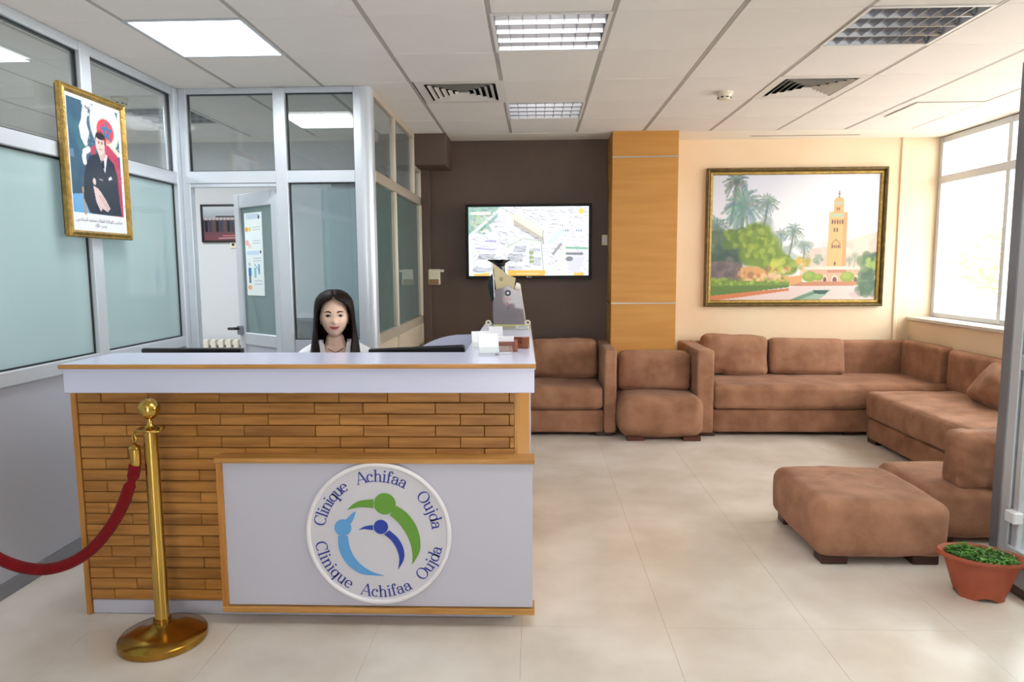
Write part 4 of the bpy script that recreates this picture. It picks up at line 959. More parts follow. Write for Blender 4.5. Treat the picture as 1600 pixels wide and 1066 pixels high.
for z, t_, w_ in ((-.300, 'صاحب الجلالة الملك محمد السادس', .40), (-.328, 'نصره الله', .10)):
    cu = bpy.data.curves.new('t', 'FONT'); cu.body = shape(t_); cu.size = .03; cu.align_x = 'CENTER'; cu.resolution_u = 2
    ob = bpy.data.objects.new('t', cu); C.objects.link(ob); bpy.context.view_layer.update()
    me = bpy.data.meshes.new_from_object(ob.evaluated_get(bpy.context.evaluated_depsgraph_get())); bpy.data.objects.remove(ob)
    if len(me.vertices):
        xs = [v.co.x for v in me.vertices]; k = w_/(max(xs)-min(xs))
        me.transform(m4 @ Matrix.Translation((0, -.0128, z)) @ Matrix.Rotation(PI/2, 4, 'X') @ Matrix.Diagonal((k, k, 1, 1)) @ Matrix.Translation((-(max(xs)+min(xs))/2, 0, 0)))
        me.name = 'caption'; obj('caption', me, M_ink, pc)
    
# ------------------------------------------------------------------ things in the office behind
gp = thing('group_photograph', 'black-framed group photograph on the office wall, seen through the open door', 'picture', (-3.02, 6.695, 1.935))
obj('frame', frame_mesh(.46, .365, [(0, 0), (0, .02), (.018, .02), (.02, .008), (.02, 0)], I4), M_black, gp)
cv = Canvas(90, 70, (150, 160, 170)); R = cv.rng; cv.grad(0, .4, (196, 204, 210), (140, 148, 156)); cv.grad(.4, 1, (70, 66, 76), (120, 70, 76))
for k in range(11):
    x = .08+k*.085; cv.rect(x-.035, .42, x+.035, .75, ((30, 32, 44), (60, 60, 76), (90, 70, 70))[k % 3]); cv.ell(x, .37, .022, .04, (200, 170, 156))
cv.rect(.3, .28, .75, .33, (60, 60, 66)); cv.line([(.45, .86), (.95, .84)], .012, (220, 120, 120)); cv.line([(.35, .93), (.95, .91)], .01, (220, 190, 190))
picture('photo_print', cv, .425, .33, M_printg, gp, Matrix.Translation((0, -.01, 0)))
so = thing('wall_socket', 'ivory double socket with black plug below the group photograph', 'socket', (-2.90, 6.70, 1.73))
part('plate', (-.08, -.012, -.035), (.08, 0, .035), M_ivory, so, .003); part('socket_hole', (-.06, -.014, -.012), (-.036, -.01, .012), M_black, so, 0)
pg = obj('plug', lathe([(0, 0), (.026, 0), (.024, .03), (.012, .05), (0, .05)], 20), M_black, so, smooth=True, ang=40); pg.rotation_euler = (PI/2, 0, 0); pg.location = (.035, -.012, 0)
obj('cable', tube([(.035, -.05, 0), (.036, -.07, -.03), (.06, -.06, -.2), (.11, -.05, -.42), (.16, -.04, -.62), (.2, -.03, -1.0)], .006, 8), M_black, so, smooth=True)
ra = thing('radiator', 'white sectional radiator under the office wall, seen through the doorway', 'radiator', (-3.05, 6.62, .15))
M_rad = mat('radiator_white', rgb(216, 212, 200), .4)
for k in range(12):
    sct = part('radiator_section', (-.42+k*.075, -.05, .0), (-.42+k*.075+.052, .05, .66), M_rad, ra, .012, 2)
part('top_manifold', (-.42, -.02, .60), (.46, .02, .64), M_rad, ra, .004); part('bottom_manifold', (-.42, -.02, .03), (.46, .02, .07), M_rad, ra, .004)
part('bracket_foot', (-.41, -.02, -.15), (-.38, .02, .03), M_rad, ra, .002); part('bracket_foot', (.42, -.02, -.15), (.45, .02, .03), M_rad, ra, .002)
po = thing('notice_poster', 'white health notice with small coloured drawings taped to the open glass door', 'poster', (-1.775, 4.785, 0), -math.radians(38))
cv = Canvas(64, 150, (222, 232, 232)); R = cv.rng
cv.rect(.12, .02, .85, .08, (190, 206, 222)); cv.ell(.84, .06, .05, .025, (60, 70, 90)); cv.ell(.12, .20, .09, .03, (214, 160, 60)); cv.ell(.3, .2, .07, .03, (230, 196, 90)); cv.ell(.13, .36, .10, .035, (230, 170, 160)); cv.ell(.26, .40, .07, .03, (226, 190, 170))
for y in (.18, .21, .34, .37, .55, .58, .82, .86): cv.line([(.45, y), (.9, y-.004)], .004, (150, 160, 172), .8)
cv.rect(.08, .46, .8, .51, (186, 208, 228)); cv.ell(.87, .475, .04, .02, (30, 34, 44)); cv.poly([(.12, .66), (.3, .66), (.3, .76), (.12, .76)], (50, 116, 180)); cv.ell(.2, .62, .05, .025, (150, 180, 200)); cv.rect(.14, .76, .27, .85, (90, 120, 130)); cv.ell(.18, .9, .12, .03, (220, 170, 130)); cv.rect(.45, .66, .58, .78, (130, 190, 200)); cv.rect(.68, .62, .8, .74, (120, 170, 190)); cv.line([(.5, .62), (.75, .7)], .006, (90, 130, 180))
picture('poster_sheet', cv, .235, .60, M_print, po, Matrix.Translation((-.335, -.009, 1.60)))
part('poster_backing', (-.335-.1175, -.0085, 1.30), (-.335+.1175, -.005, 1.90), M_paper, po, 0)
fd = thing('office_door', 'pale blue frosted door of the office behind the receptionist', 'door', (-1.85, 6.66, 0))
part('door_leaf', (-.20, -.02, 0), (.45, .02, 2.24), mat('pale_blue_laminate', rgb(150, 178, 190), .5), fd, .004); part('door_handle', (-.17, -.06, 1.02), (-.05, -.02, 1.05), M_alud, fd, .004); part('transom_grille', (-.10, -.02, 2.27), (.45, .02, 2.37), mat('dark_grille', rgb(92, 98, 106), .5), fd, .003)
cabn = thing('dark_cabinet', 'dark low cabinet inside the office beneath the tall glass pane', 'cabinet', (-2.05, 6.35, 0))
part('carcass', (-.25, -.2, 0), (.3, .2, 1.02), mat('dark_blue_grey_cabinet', rgb(52, 60, 70), .5), cabn, .004); part('cabinet_door', (-.24, -.215, .05), (.02, -.2, 1.0), mat('dark_blue_grey_cabinet', 0), cabn, .002); part('cabinet_door', (.03, -.215, .05), (.29, -.2, 1.0), mat('dark_blue_grey_cabinet', 0), cabn, .002)

# ------------------------------------------------------------------ on and behind the counter
def monitor(label, x0, x1, ztop, rz, y):
    t = thing('computer_monitor', label, 'monitor', ((x0+x1)/2, y, .741), rz); w_ = (x1-x0)/2
    part('panel', (-w_, -.02, .08), (w_, .02, ztop-.741), M_black, t, .008, 2); part('back_bulge', (-w_*.6, -.045, .12), (w_*.6, -.018, ztop-.741-.06), M_black, t, .012, 2)
    part('screen', (-w_+.012, .018, .095), (w_-.012, .0215, ztop-.741-.014), mat('dark_screen', (.03, .035, .045), .15), t, 0)
    part('neck', (-.03, -.05, .0), (.03, -.02, .2), M_black, t, .006); part('stand_foot', (-.12, -.1, 0), (.12, .08, .012), M_black, t, .005)
    return t
monitor('black computer monitor at the left end of the desk, only its top edge showing', -1.93, -1.43, 1.112, 0, 3.30)
t = monitor('black computer monitor right of the receptionist, its top edge tilting up to the right', -.79, -.325, 1.118, 0, 3.28)
t.rotation_euler = (0, -.04, .0)
va = thing('tall_vase', 'tall glossy black vase with a wide flared mouth behind the award plaques', 'vase', (-.235, 4.50, ZT))
obj('body', lathe([(.0, 0), (.045, 0), (.05, .01), (.04, .03), (.036, .06), (.045, .12), (.066, .20), (.076, .26), (.072, .295), (.05, .325), (.04, .345), (.038, .38), (.042, .40), (.062, .412), (.074, .418), (.074, .423), (.055, .423), (.03, .40), (.03, .36), (0, .36)], 40), mat('glossy_black_glaze', (.01, .012, .016), .08), va, smooth=True, ang=50)
# award plaques
def plaque(label, cat_loc, poly, m, thick, extra=None, rz=0):
    t = thing('award_plaque', label, 'award', cat_loc, rz)
    obj('plate', prism(poly, thick, Matrix(((1, 0, 0, 0), (0, 0, -1, 0), (0, 1, 0, 0), (0, 0, 0, 1)))), m, t); return t
mF2 = Matrix(((1, 0, 0, 0), (0, 0, -1, 0), (0, 1, 0, 0), (0, 0, 0, 1)))
p1 = plaque('grey etched award plaque with wavy shoulders and a round dark emblem, front of the group', (-.163, 4.13, ZT+.03),
            [(-.088, 0), (.098, 0), (.094, .07), (.085, .148), (.070, .178), (.073, .206), (.048, .206), (.018, .226), (-.004, .236), (-.03, .222), (-.070, .214), (-.083, .202), (-.076, .178), (-.090, .14), (-.091, .07)], M_plaque, .008)
part('base', (-.11, -.04, -.028), (.12, .035, .0), M_acryl, p1, .004)
part('yellow_edge', (-.09, -.045, -.002), (.10, -.04, .003), mat('yellow_acrylic_edge', rgb(206, 206, 96), .3), p1, 0)
for x in (-.118, .118):
    bm = bmesh.new(); n1, n2 = 20, 8; vv = []
    for i in range(n1):
        a = 2*PI*i/n1; vv.append([bm.verts.new((x+(.013+.005*math.cos(2*PI*j/n2))*math.cos(a), -.03+.005*math.sin(2*PI*j/n2), .012+(.013+.005*math.cos(2*PI*j/n2))*math.sin(a))) for j in range(n2)])
    for i in range(n1):
        for j in range(n2): bm.faces.new((vv[i][j], vv[(i+1) % n1][j], vv[(i+1) % n1][(j+1) % n2], vv[i][(j+1) % n2]))
    add_tube(bm, [(x, -.03, -.028), (x, -.03, -.004)], .005, 8)
    obj('ring_foot', bm, M_ivory, p1, smooth=True)
bm = prism([(.018*math.cos(k*PI/12), .19+.018*math.sin(k*PI/12)) for k in range(24)], .002, Matrix(((1, 0, 0, 0), (0, 0, -1, -.0075), (0, 1, 0, 0), (0, 0, 0, 1)))); obj('round_emblem', bm, mat('dark_emblem', rgb(50, 46, 66), .5), p1)
bm = prism([(.008*math.cos(k*PI/8), .19+.008*math.sin(k*PI/8)) for k in range(16)], .001, Matrix(((1, 0, 0, 0), (0, 0, -1, -.0095), (0, 1, 0, 0), (0, 0, 0, 1)))); obj('emblem_centre', bm, M_sign, p1)
bm = bmesh.new()
for z, w_ in ((.158, .045), (.150, .03)): add_box(bm, (-w_/2, -.0092, z), (w_/2, -.008, z+.003))
add_box(bm, (-.006, -.0092, .112), (.002, -.008, .138)); obj('red_print', bm, mat('red_print', rgb(196, 110, 110), .5), p1)
bm = bmesh.new()
for z, w_ in ((.075, .11), (.062, .12), (.049, .10), (.036, .08), (.018, .12)): 
    x = -w_/2
    while x < w_/2: l = random.uniform(.006, .016); add_box(bm, (x, -.0092, z), (x+l, -.008, z+.0025)); x += l+.004
add_prism(bm, [(.007*math.cos(k*PI/8), .098+.007*math.sin(k*PI/8)) for k in range(16)], .001, Matrix(((1, 0, 0, 0), (0, 0, -1, -.008), (0, 1, 0, 0), (0, 0, 0, 1))))
obj('grey_print', bm, mat('grey_print', rgb(120, 114, 124), .5), p1)
p2 = plaque('tall gold award plaque with a slanted peak, between the grey plaque and the vase', (-.185, 4.23, ZT+.002),
            [(-.05, 0), (.068, 0), (.07, .10), (.055, .24), (.066, .306), (.02, .325), (-.072, .397), (-.062, .30), (-.048, .18), (-.055, .08)], mat('gold_acrylic', rgb(206, 190, 146), .35, .0), .008)
bm = bmesh.new()
for s in ([[(0, 0), (0, 1)]], [arc(.6, .5, .3, .5, 0, 360, 12)]):
    for ln in s:
        for a, b in zip(ln, ln[1:]):
            dx, dy = b[0]-a[0], b[1]-a[1]; l = math.hypot(dx, dy); nx, ny = -dy/l*.09, dx/l*.09
            bm.faces.new([bm.verts.new((-.03+v[0]*.018, -.0088, .29+v[1]*.02)) for v in ((a[0]+nx, a[1]+ny), (b[0]+nx, b[1]+ny), (b[0]-nx, b[1]-ny), (a[0]-nx, a[1]-ny))])
obj('numeral', bm, mat('dark_print', rgb(90, 76, 50), .5), p2)
obj('side_edge', prism([(-.062, 0), (-.054, 0), (-.066, .30), (-.078, .40), (-.085, .395), (-.072, .30)], .014, mF2), mat('pale_edge', rgb(222, 222, 220), .3), p2)
p3 = plaque('narrow silver award plaque leaning behind the grey plaque on its right', (-.128, 4.33, ZT+.002), [(-.03, 0), (.075, 0), (.035, .268), (.012, .276), (.0, .25)], mat('silver_acrylic', rgb(188, 180, 170), .25, .3), .008)
# cards in stands
def card(label, x, y, w_, h, tilt, rz, kind):
    t = thing('card_stand', label, 'card stand', (x, y, ZT), rz, None)
    mt = Matrix.Rotation(-tilt, 4, 'X')
    obj('card', box((-w_/2, -.004, .012), (w_/2, 0, .012+h), 0, 1, mt), M_paper, t)
    obj('acrylic_holder', box((-w_/2-.004, -.007, .0), (w_/2+.004, -.005, .012+h*.3), 0, 1, mt), M_acryl, t); part('holder_base', (-w_/2, -.012, .0), (w_/2, .035, .003), M_acryl, t, 0)
    return t
card('large white card in a clear stand, nearest the front left of the counter end', -.195, 2.90, .085, .085, .35, .25, 0)
card('white card stack leaning behind the large front card', -.245, 3.12, .085, .075, .35, .25, 0)
card('small white card with a blue stripe, farthest back of the cards', -.195, 3.42, .07, .07, .3, .2, 0)
part('blue_stripe', (-.03, -.013, .018), (.03, -.0125, .026), mat('blue_print', rgb(90, 130, 190), .5), bpy.data.objects['card_stand.002'], 0)
cb = thing('card_box', 'reddish wooden business-card box holding white cards on the counter', 'card box', (-.130, 3.06, ZT), .05)
M_rw = wood('red_brown_wood', rgb(146, 84, 54), rgb(112, 58, 36), 'x', .35)
part('box_front', (-.05, -.02, 0), (.05, -.012, .045), M_rw, cb, .002); part('box_back', (-.05, .02, 0), (.05, .028, .05), M_rw, cb, .002); part('box_side', (-.05, -.012, 0), (-.044, .02, .048), M_rw, cb, .001); part('box_side', (.034, -.03, 0), (.05, .02, .052), M_rw, cb, .002); part('card_stack', (-.042, -.01, .004), (.034, .018, .066), M_paper, cb, .001)
cb2 = thing('card_box', 'empty dark wooden card box at the right of the counter items', 'card box', (-.070, 3.18, ZT), -.1)
part('box_front', (-.04, -.02, 0), (.012, -.012, .02), M_rw, cb2, .002); part('box_back', (-.045, .02, 0), (.04, .028, .05), M_rw, cb2, .002); part('box_side', (-.045, -.02, 0), (-.037, .02, .05), M_rw, cb2, .002); part('box_side', (.010, -.026, 0), (.04, .02, .052), M_rw, cb2, .002)
ch_ = thing('acrylic_holder', 'small empty clear acrylic card holder in front of the wooden boxes', 'card holder', (-.128, 2.945, ZT), .1)
part('back_plate', (-.028, .01, 0), (.028, .013, .035), M_acryl, ch_, 0); part('front_lip', (-.028, -.012, 0), (.028, -.009, .014), M_acryl, ch_, 0); part('side_plate', (.025, -.012, 0), (.028, .013, .03), M_acryl, ch_, 0); part('base_plate', (-.028, -.012, 0), (.028, .013, .002), M_acryl, ch_, 0)

# ------------------------------------------------------------------ planter
PX, PY = 2.012, 3.055
pp = thing('planter_bowl', 'terracotta-coloured oval planter with fluted feet beside the glass door', 'planter', (PX, PY, 0), -.42)
bm = bmesh.new(); seg = 64; rings = []
prof = [(.62, .0), (.64, .02), (.70, .05), (.82, .12), (.90, .165), (.93, .185), (1.0, .192), (1.02, .205), (.99, .216), (.93, .212), (.90, .20), (.80, .14), (.70, .10)]
for ri, (r, z) in enumerate(prof):
    ring = []
    for i in range(seg):
        a = 2*PI*i/seg; flute = 1-.018*(abs(math.cos(4*a)) if 0 < ri < 6 else 0)
        zz = z+(.018*max(0, math.sin(4*a+.6))**.5 if ri == 0 else 0)
        pinch = .014*abs(math.cos(a))**6 if 6 <= ri <= 9 else 0
        ring.append(bm.verts.new((r*(.160+pinch)*math.cos(a)*flute, r*.118*math.sin(a)*flute, zz*.92)))
    rings.append(ring)
for a, b in zip(rings, rings[1:]):
    for i in range(seg): bm.faces.new((a[i], a[(i+1) % seg], b[(i+1) % seg], b[i]))
bm.faces.new(rings[-1]); obj('bowl', bm, M_terr, pp, smooth=True, ang=50)
bm = bmesh.new(); add_lathe(bm, [(.0, .178), (.84, .176), (.84, .15)], 40, sx=.160, sy=.118); obj('soil', bm, M_soil, pp, loc=(0, 0, -.012))
bm = bmesh.new(); R = random.Random(4)
for k in range(900):
    a = R.uniform(0, 2*PI); r = math.sqrt(R.random())*.92; x = r*.152*math.cos(a); y = r*.112*math.sin(a)
    h = .172+.04*R.random()*(1-.35*r)+.018*noise.noise(Vector((x*25, y*25, 1))); s = R.uniform(.007, .016); az = R.uniform(0, 2*PI); tl = R.uniform(-.2, 1.0)
    if k % 3 == 0: add_tube(bm, [(x*.9, y*.9, .175), (x, y, h)], .0012, 3, False)
    mt = Matrix.Translation((x, y, h)) @ Matrix.Rotation(az, 4, 'Z') @ Matrix.Rotation(tl-.4, 4, 'Y')
    pts = [(0, 0, 0), (s*.5, s*.45, s*.12), (s*1.1, s*.4, .0), (s*1.35, 0, -s*.15), (s*1.1, -s*.4, 0), (s*.5, -s*.45, s*.12)]
    vs = [bm.verts.new(mt @ Vector(p)) for p in pts]; bm.faces.new((vs[0], vs[1], vs[2], vs[3])); bm.faces.new((vs[0], vs[3], vs[4], vs[5]))
obj('foliage', bm, M_leaf, pp, kind='stuff')

# ------------------------------------------------------------------ receptionist on her chair
HX, HY, HZ = -1.068, 3.62, 1.243
oc = thing('office_chair', 'dark office chair the receptionist sits on behind the desk', 'chair', (HX-.02, 3.70, 0), .27)
M_fab = mat('charcoal_fabric', (.03, .03, .035), .8)
obj('seat', softbox((-.23, -.24, .40), (.23, .22, .46), r=.03, n=6, wr=.001), M_fab, oc, smooth=True); obj('backrest', softbox((-.19, .22, .50), (.19, .27, .86), r=.02, n=6, wr=.001), M_fab, oc, smooth=True)
part('back_bracket', (-.03, .26, .38), (.03, .285, .60), M_black, oc, .003); obj('gas_column', lathe([(0, .08), (.028, .08), (.028, .40), (0, .40)], 16), M_alud, oc)
for k in range(5):
    a = 2*PI*k/5+.3; lg = obj('leg', tube([(0, 0, .10), (.27*math.cos(a), .27*math.sin(a), .07)], .018, 8), M_black, oc); obj('caster', lathe([(0, 0), (.022, .004), (.027, .025), (.022, .048), (0, .05)], 12, (.27*math.cos(a), .27*math.sin(a), 0)), M_black, lg, smooth=True)

pe = thing('person', 'smiling woman with long dark centre-parted hair and white coat seated behind the desk', 'person', (HX, HY, 0), .27)
M_skin = mat('skin', rgb(246, 208, 186), .5, var=.05, vscale=14); M_hair = mat('dark_brown_hair', rgb(38, 22, 18), .5, col2=rgb(14, 8, 8), vscale=6, stretch=(30, 30, 1.5), spec=.15)
def ev(o):
    dg = bpy.context.evaluated_depsgraph_get(); me = bpy.data.meshes.new_from_object(o.evaluated_get(dg)); return me
def skin(verts, edges, radii, root=0, sub=2):
    me = bpy.data.meshes.new('t'); me.from_pydata(verts, edges, []); o = bpy.data.objects.new('t', me); C.objects.link(o)
    m = o.modifiers.new('s', 'SKIN'); me.skin_vertices or None
    sv = me.skin_vertices[0].data if me.skin_vertices else None
    if sv is None:
        bm_ = bmesh.new(); bm_.from_mesh(me); bm_.verts.layers.skin.verify(); bm_.to_mesh(me); bm_.free(); sv = me.skin_vertices[0].data
    for i, r in enumerate(radii):
        sv[i].radius = r if isinstance(r, tuple) else (r, r); sv[i].use_root = (i == root)
    s = o.modifiers.new('ss', 'SUBSURF'); s.levels = sub; s.render_levels = sub
    out = ev(o); bpy.data.objects.remove(o); return out
def gauss(x, s): return math.exp(-(x/s)**2)
def head_mesh():
    bm = bmesh.new(); nu, nv = 72, 56; rows = []
    for j in range(nv+1):
        th = PI*j/nv; row = []
        for i in range(nu):
            ph_ = 2*PI*i/nu
            x = math.sin(th)*math.sin(ph_); y = -math.sin(th)*math.cos(ph_); z = math.cos(th)
            X_ = x*.073; Y_ = y*.092+.006; Z_ = z*.112
            low = max(0, -Z_/.112)
            X_ *= 1-.24*low**2; front = max(0, -y)
            if y > 0 and Z_ < -.02: Y_ *= 1-.45*min(1, (-Z_-.02)/.09)
            if y < 0: Y_ *= 1-.10*low**2; Y_ -= .010*low**2*front; Y_ += .008*front**4
            f = 1 if y < 0 else 0
            if f:
                Y_ -= .006*gauss(X_, .011)*gauss(Z_-.008, .025)+.019*gauss(X_, .0105)*gauss(Z_+.026, .014)+.006*(gauss(X_-.011, .007)+gauss(X_+.011, .007))*gauss(Z_+.030, .008)
                Y_ += .009*(gauss(X_-.031, .016)+gauss(X_+.031, .016))*gauss(Z_-.004, .011)
                Y_ -= .003*(gauss(X_-.03, .02)+gauss(X_+.03, .02))*gauss(Z_-.026, .008)
                Y_ -= .006*(gauss(X_-.040, .018)+gauss(X_+.040, .018))*gauss(Z_+.032, .02)
                Y_ -= .006*gauss(X_, .022)*gauss(Z_+.056, .010); Y_ -= .007*gauss(X_, .018)*gauss(Z_+.095, .016); Y_ += .003*gauss(X_, .03)*gauss(Z_+.073, .006)
            row.append(bm.verts.new((X_, Y_, Z_)))
        rows.append(row)
    for a, b in zip(rows, rows[1:]):
        for i in range(nu): bm.faces.new((a[i], b[i], b[(i+1) % nu], a[(i+1) % nu]))
    bmesh.ops.remove_doubles(bm, verts=bm.verts, dist=1e-5); bmesh.ops.recalc_face_normals(bm, faces=bm.faces); return bm
# skeleton (relative to head x,y; z absolute)
V = [(0, .10, .53), (0, .09, .66), (0, .07, .80), (0, .055, .94), (0, .045, 1.06), (0, .035, 1.105), (0, .03, 1.16)]
Ed = [(i, i+1) for i in range(6)]; Rd = [(.15, .11), (.125, .095), (.125, .095), (.13, .09), (.066, .058), (.052, .050), (.052, .05)]
def chain(pts, rad, root):
    p = root
    for q_, r in zip(pts, rad): V.append(q_); Rd.append(r); Ed.append((p, len(V)-1)); p = len(V)-1
    return p
for s in (-1, 1):
    e = chain([(s*.085, .05, 1.035), (s*.155, .05, 1.015), (s*.195, .0, .85), (s*.205, -.05, .775), (s*.16, -.17, .775), (s*.13, -.27, .775)], [.06, .052, .042, .036, .030, .023], 3)
    hb = chain([(s*.12, -.31, .768)], [(.03, .014)], e)
    for k in range(4):
        ox = s*(.12+(-.03+.019*k)*1.0); l = (.058, .07, .066, .05)[k]
        chain([(ox, -.345, .769), (ox, -.345-l*.5, .768), (ox, -.345-l, .757)], [.0085, .008, .0065], hb)
    chain([(s*.12-s*.03, -.315, .766), (s*.12-s*.05, -.34, .760)], [.011, .008], hb)
    k = chain([(s*.09, .04, .52), (s*.12, -.20, .53), (s*.12, -.36, .52), (s*.12, -.37, .32), (s*.12, -.36, .10)], [.085, .075, .055, .048, .036], 0)
    chain([(s*.12, -.42, .045), (s*.12, -.52, .035)], [.034, .026], k)
bmh = head_mesh(); bmh.transform(Matrix.Translation((0, 0, HZ)))
mb = skin(V, Ed, Rd, 0, 1); bmh.from_mesh(mb)
for s in (-1, 1):   # ears
    r = bmesh.ops.create_uvsphere(bmh, u_segments=12, v_segments=8, radius=1); 
    bmesh.ops.transform(bmh, matrix=Matrix.Translation((s*.069, .008, HZ-.008)) @ Matrix.Rotation(s*.3, 4, 'Z') @ Matrix.Diagonal((.006, .016, .030, 1)), verts=r['verts'])
me = bpy.data.meshes.new('b'); bmh.to_mesh(me); bmh.free(); tmp = bpy.data.objects.new('t', me); C.objects.link(tmp)
rm = tmp.modifiers.new('r', 'REMESH'); rm.mode = 'VOXEL'; rm.voxel_size = .0042; rm.use_smooth_shade = True
sm = tmp.modifiers.new('s', 'SMOOTH'); sm.factor = .5; sm.iterations = 2
bme = ev(tmp); bpy.data.objects.remove(tmp)
body = obj('body', bme, M_skin, pe, smooth=True)
def face_y(x, z):  # front surface of the head by raycast
    ok, l, nrm, i = body.ray_cast(Vector((x, -.3, z)), Vector((0, 1, 0))); return l.y if ok else -.08
bpy.context.view_layer.update()
M_eye = mat('eye_white', rgb(206, 196, 192), .3); M_iris = mat('brown_iris', (.012, .006, .004), .5, spec=.2); M_lash = mat('dark_lash', (.006, .004, .004), .8, spec=.1); M_brow = mat('eyebrow', rgb(46, 28, 24), .8, spec=.1); M_lip = mat('rose_lip', rgb(190, 86, 84), .35)
def ribbon(name, pts, w_, m, lift=.0012, parent=pe):
    bm = bmesh.new(); L_ = []
    n = len(pts)
    for i, (x, z) in enumerate(pts):
        ww = w_*math.sin(PI*(i+.6)/(n+.2)) if not isinstance(w_, (list, tuple)) else w_[i]
        L_.append([bm.verts.new((x, face_y(x, z)-lift-.0012*(k == 1), z+(k-1)*ww)) for k in range(3)])
    for a, b in zip(L_, L_[1:]):
        for k in range(2): bm.faces.new((a[k], b[k], b[k+1], a[k+1]))
    return obj(name, bm, m, parent, smooth=True)
for s in (-1, 1):
    ez = HZ+.005
    e = ribbon('eye', [(s*.031+.0135*(k/8*2-1), ez+.0012*s*0) for k in range(9)], .0058, M_eye, .0016)
    yy_ = face_y(s*.031, ez)
    obj('iris', prism([(s*.031+0.0072*math.cos(k*PI/8), ez+.0006+.0056*math.sin(k*PI/8)) for k in range(16)], .0006, Matrix(((1, 0, 0, 0), (0, 0, -1, yy_-.0032), (0, 1, 0, 0), (0, 0, 0, 1)))), M_iris, e)
    ribbon('eyelash', [(s*.031+.0155*(k/8*2-1), ez+.0052-.0055*((k/8*2-1)**2)) for k in range(9)], .0030, M_lash, .0034)
    ribbon('lower_lid', [(s*.031+.013*(k/8*2-1), ez-.0052+.0045*((k/8*2-1)**2)) for k in range(9)], .0008, M_brow, .002)
    ribbon('eyebrow', [(s*(.014+.037*k/8), HZ+.0225+.006*math.sin(PI*(k/8)**.8*.9)) for k in range(9)], [.003, .0038, .004, .0038, .0035, .003, .0025, .002, .001], M_brow, .001)
lip = [(-.027+.054*k/12, HZ-.0555+.0055*((k/6-1)**2)) for k in range(13)]
ribbon('upper_lip', [(x, z+.002) for x, z in lip], .0034, M_lip, .0014); ribbon('lower_lip', [(x*.86, z-.0045) for x, z in lip], .0048, M_lip, .0022)
ribbon('mouth_line', lip, .0009, M_lash, .0045)
# hair: a shell open at the face, parted in the middle, falling over both shoulders
def hair():
    bm = bmesh.new(); nr, nc = 44, 72; rows = []
    # key rows: t, z, half width, half depth, centre y, opening half angle (rad)
    K = [(.0, .134, .003, .006, .0, .0), (.05, .130, .032, .050, .005, .015), (.12, .114, .063, .083, .008, .03), (.19, .090, .083, .099, .010, .12), (.23, .078, .087, .102, .011, .46), (.29, .058, .091, .104, .012, .76), (.36, .030, .094, .103, .014, .93), (.46, -.01, .096, .10, .014, 1.02), (.58, -.06, .100, .098, .012, 1.06), (.70, -.11, .106, .096, .006, .92), (.80, -.16, .114, .100, .0, .72), (.90, -.22, .122, .108, -.006, .62), (1.0, -.30, .122, .108, -.012, .62)]
    for r in range(nr+1):
        t_ = r/nr
        for a, b in zip(K, K[1:]):
            if a[0] <= t_ <= b[0]: break
        f = (t_-a[0])/(b[0]-a[0]); f = f*f*(3-2*f)*.4+f*.6; z, ax, ay, cy, al = [a[i]+(b[i]-a[i])*f for i in range(1, 6)]
        row = []
        for c in range(nc+1):
            g = c/nc*2-1; ph_ = g*(PI-al)
            rad = 1+.018*noise.noise(Vector((g*14, t_*1.2, 2)))+.010*noise.noise(Vector((g*45, t_*2, 5)))
            if t_ > .75: rad += .05*(t_-.75)*noise.noise(Vector((g*22, t_*3, 9)))
            x = ax*math.sin(ph_)*rad; y = cy+ay*math.cos(ph_)*rad
            zz = z-.004*gauss(x, .006)*(1 if t_ < .25 else 0)
            row.append(bm.verts.new((x, y, zz)))
        rows.append(row)
    for a, b in zip(rows, rows[1:]):
        for c in range(nc): bm.faces.new((a[c], b[c], b[c+1], a[c+1]))
    me = bpy.data.meshes.new('h'); bm.to_mesh(me); bm.free(); me.transform(Matrix.Translation((0, 0, HZ)))
    o_ = bpy.data.objects.new('t', me); C.objects.link(o_); sd = o_.modifiers.new('s', 'SOLIDIFY'); sd.thickness = .012; sd.offset = -1
    ss = o_.modifiers.new('u', 'SUBSURF'); ss.levels = 1
    out = ev(o_); bpy.data.objects.remove(o_); return out
obj('hair', hair(), M_hair, pe, smooth=True)
# clothes
CV = [(0, .10, .50), (0, .09, .66), (0, .07, .80), (0, .055, .94), (0, .048, 1.03)]; CE = [(0, 1), (1, 2), (2, 3), (3, 4)]; CR = [(.175, .135), (.145, .115), (.142, .113), (.145, .105), (.085, .07)]
for s in (-1, 1):
    b0 = len(CV); CV += [(s*.09, .05, 1.045), (s*.165, .048, 1.015), (s*.205, .0, .85), (s*.215, -.05, .775), (s*.165, -.17, .78), (s*.14, -.25, .778)]; CR += [.070, .066, .057, .05, .043, .038]
    CE += [(3, b0)]+[(b0+i, b0+i+1) for i in range(5)]
cm = skin(CV, CE, CR, 0, 2); bmc = bmesh.new(); bmc.from_mesh(cm)
dl = [f for f in bmc.faces if (lambda c: (c.y < .035 and abs(c.x) < .028+.30*max(0, c.z-.93)) or (c.z > 1.075 and abs(c.x) < .058) or c.y < -.245)(f.calc_center_median())]
bmesh.ops.delete(bmc, geom=dl, context='FACES')
cme = bpy.data.meshes.new('c'); bmc.to_mesh(cme); bmc.free(); tmp = bpy.data.objects.new('t', cme); C.objects.link(tmp); sd = tmp.modifiers.new('s', 'SOLIDIFY'); sd.thickness = .005; sd.offset = 1
cme2 = ev(tmp); bpy.data.objects.remove(tmp)
coat = obj('white_coat', cme2, mat('white_cotton', rgb(236, 236, 242), .8, bump=.15, bscale=30), pe, smooth=True)
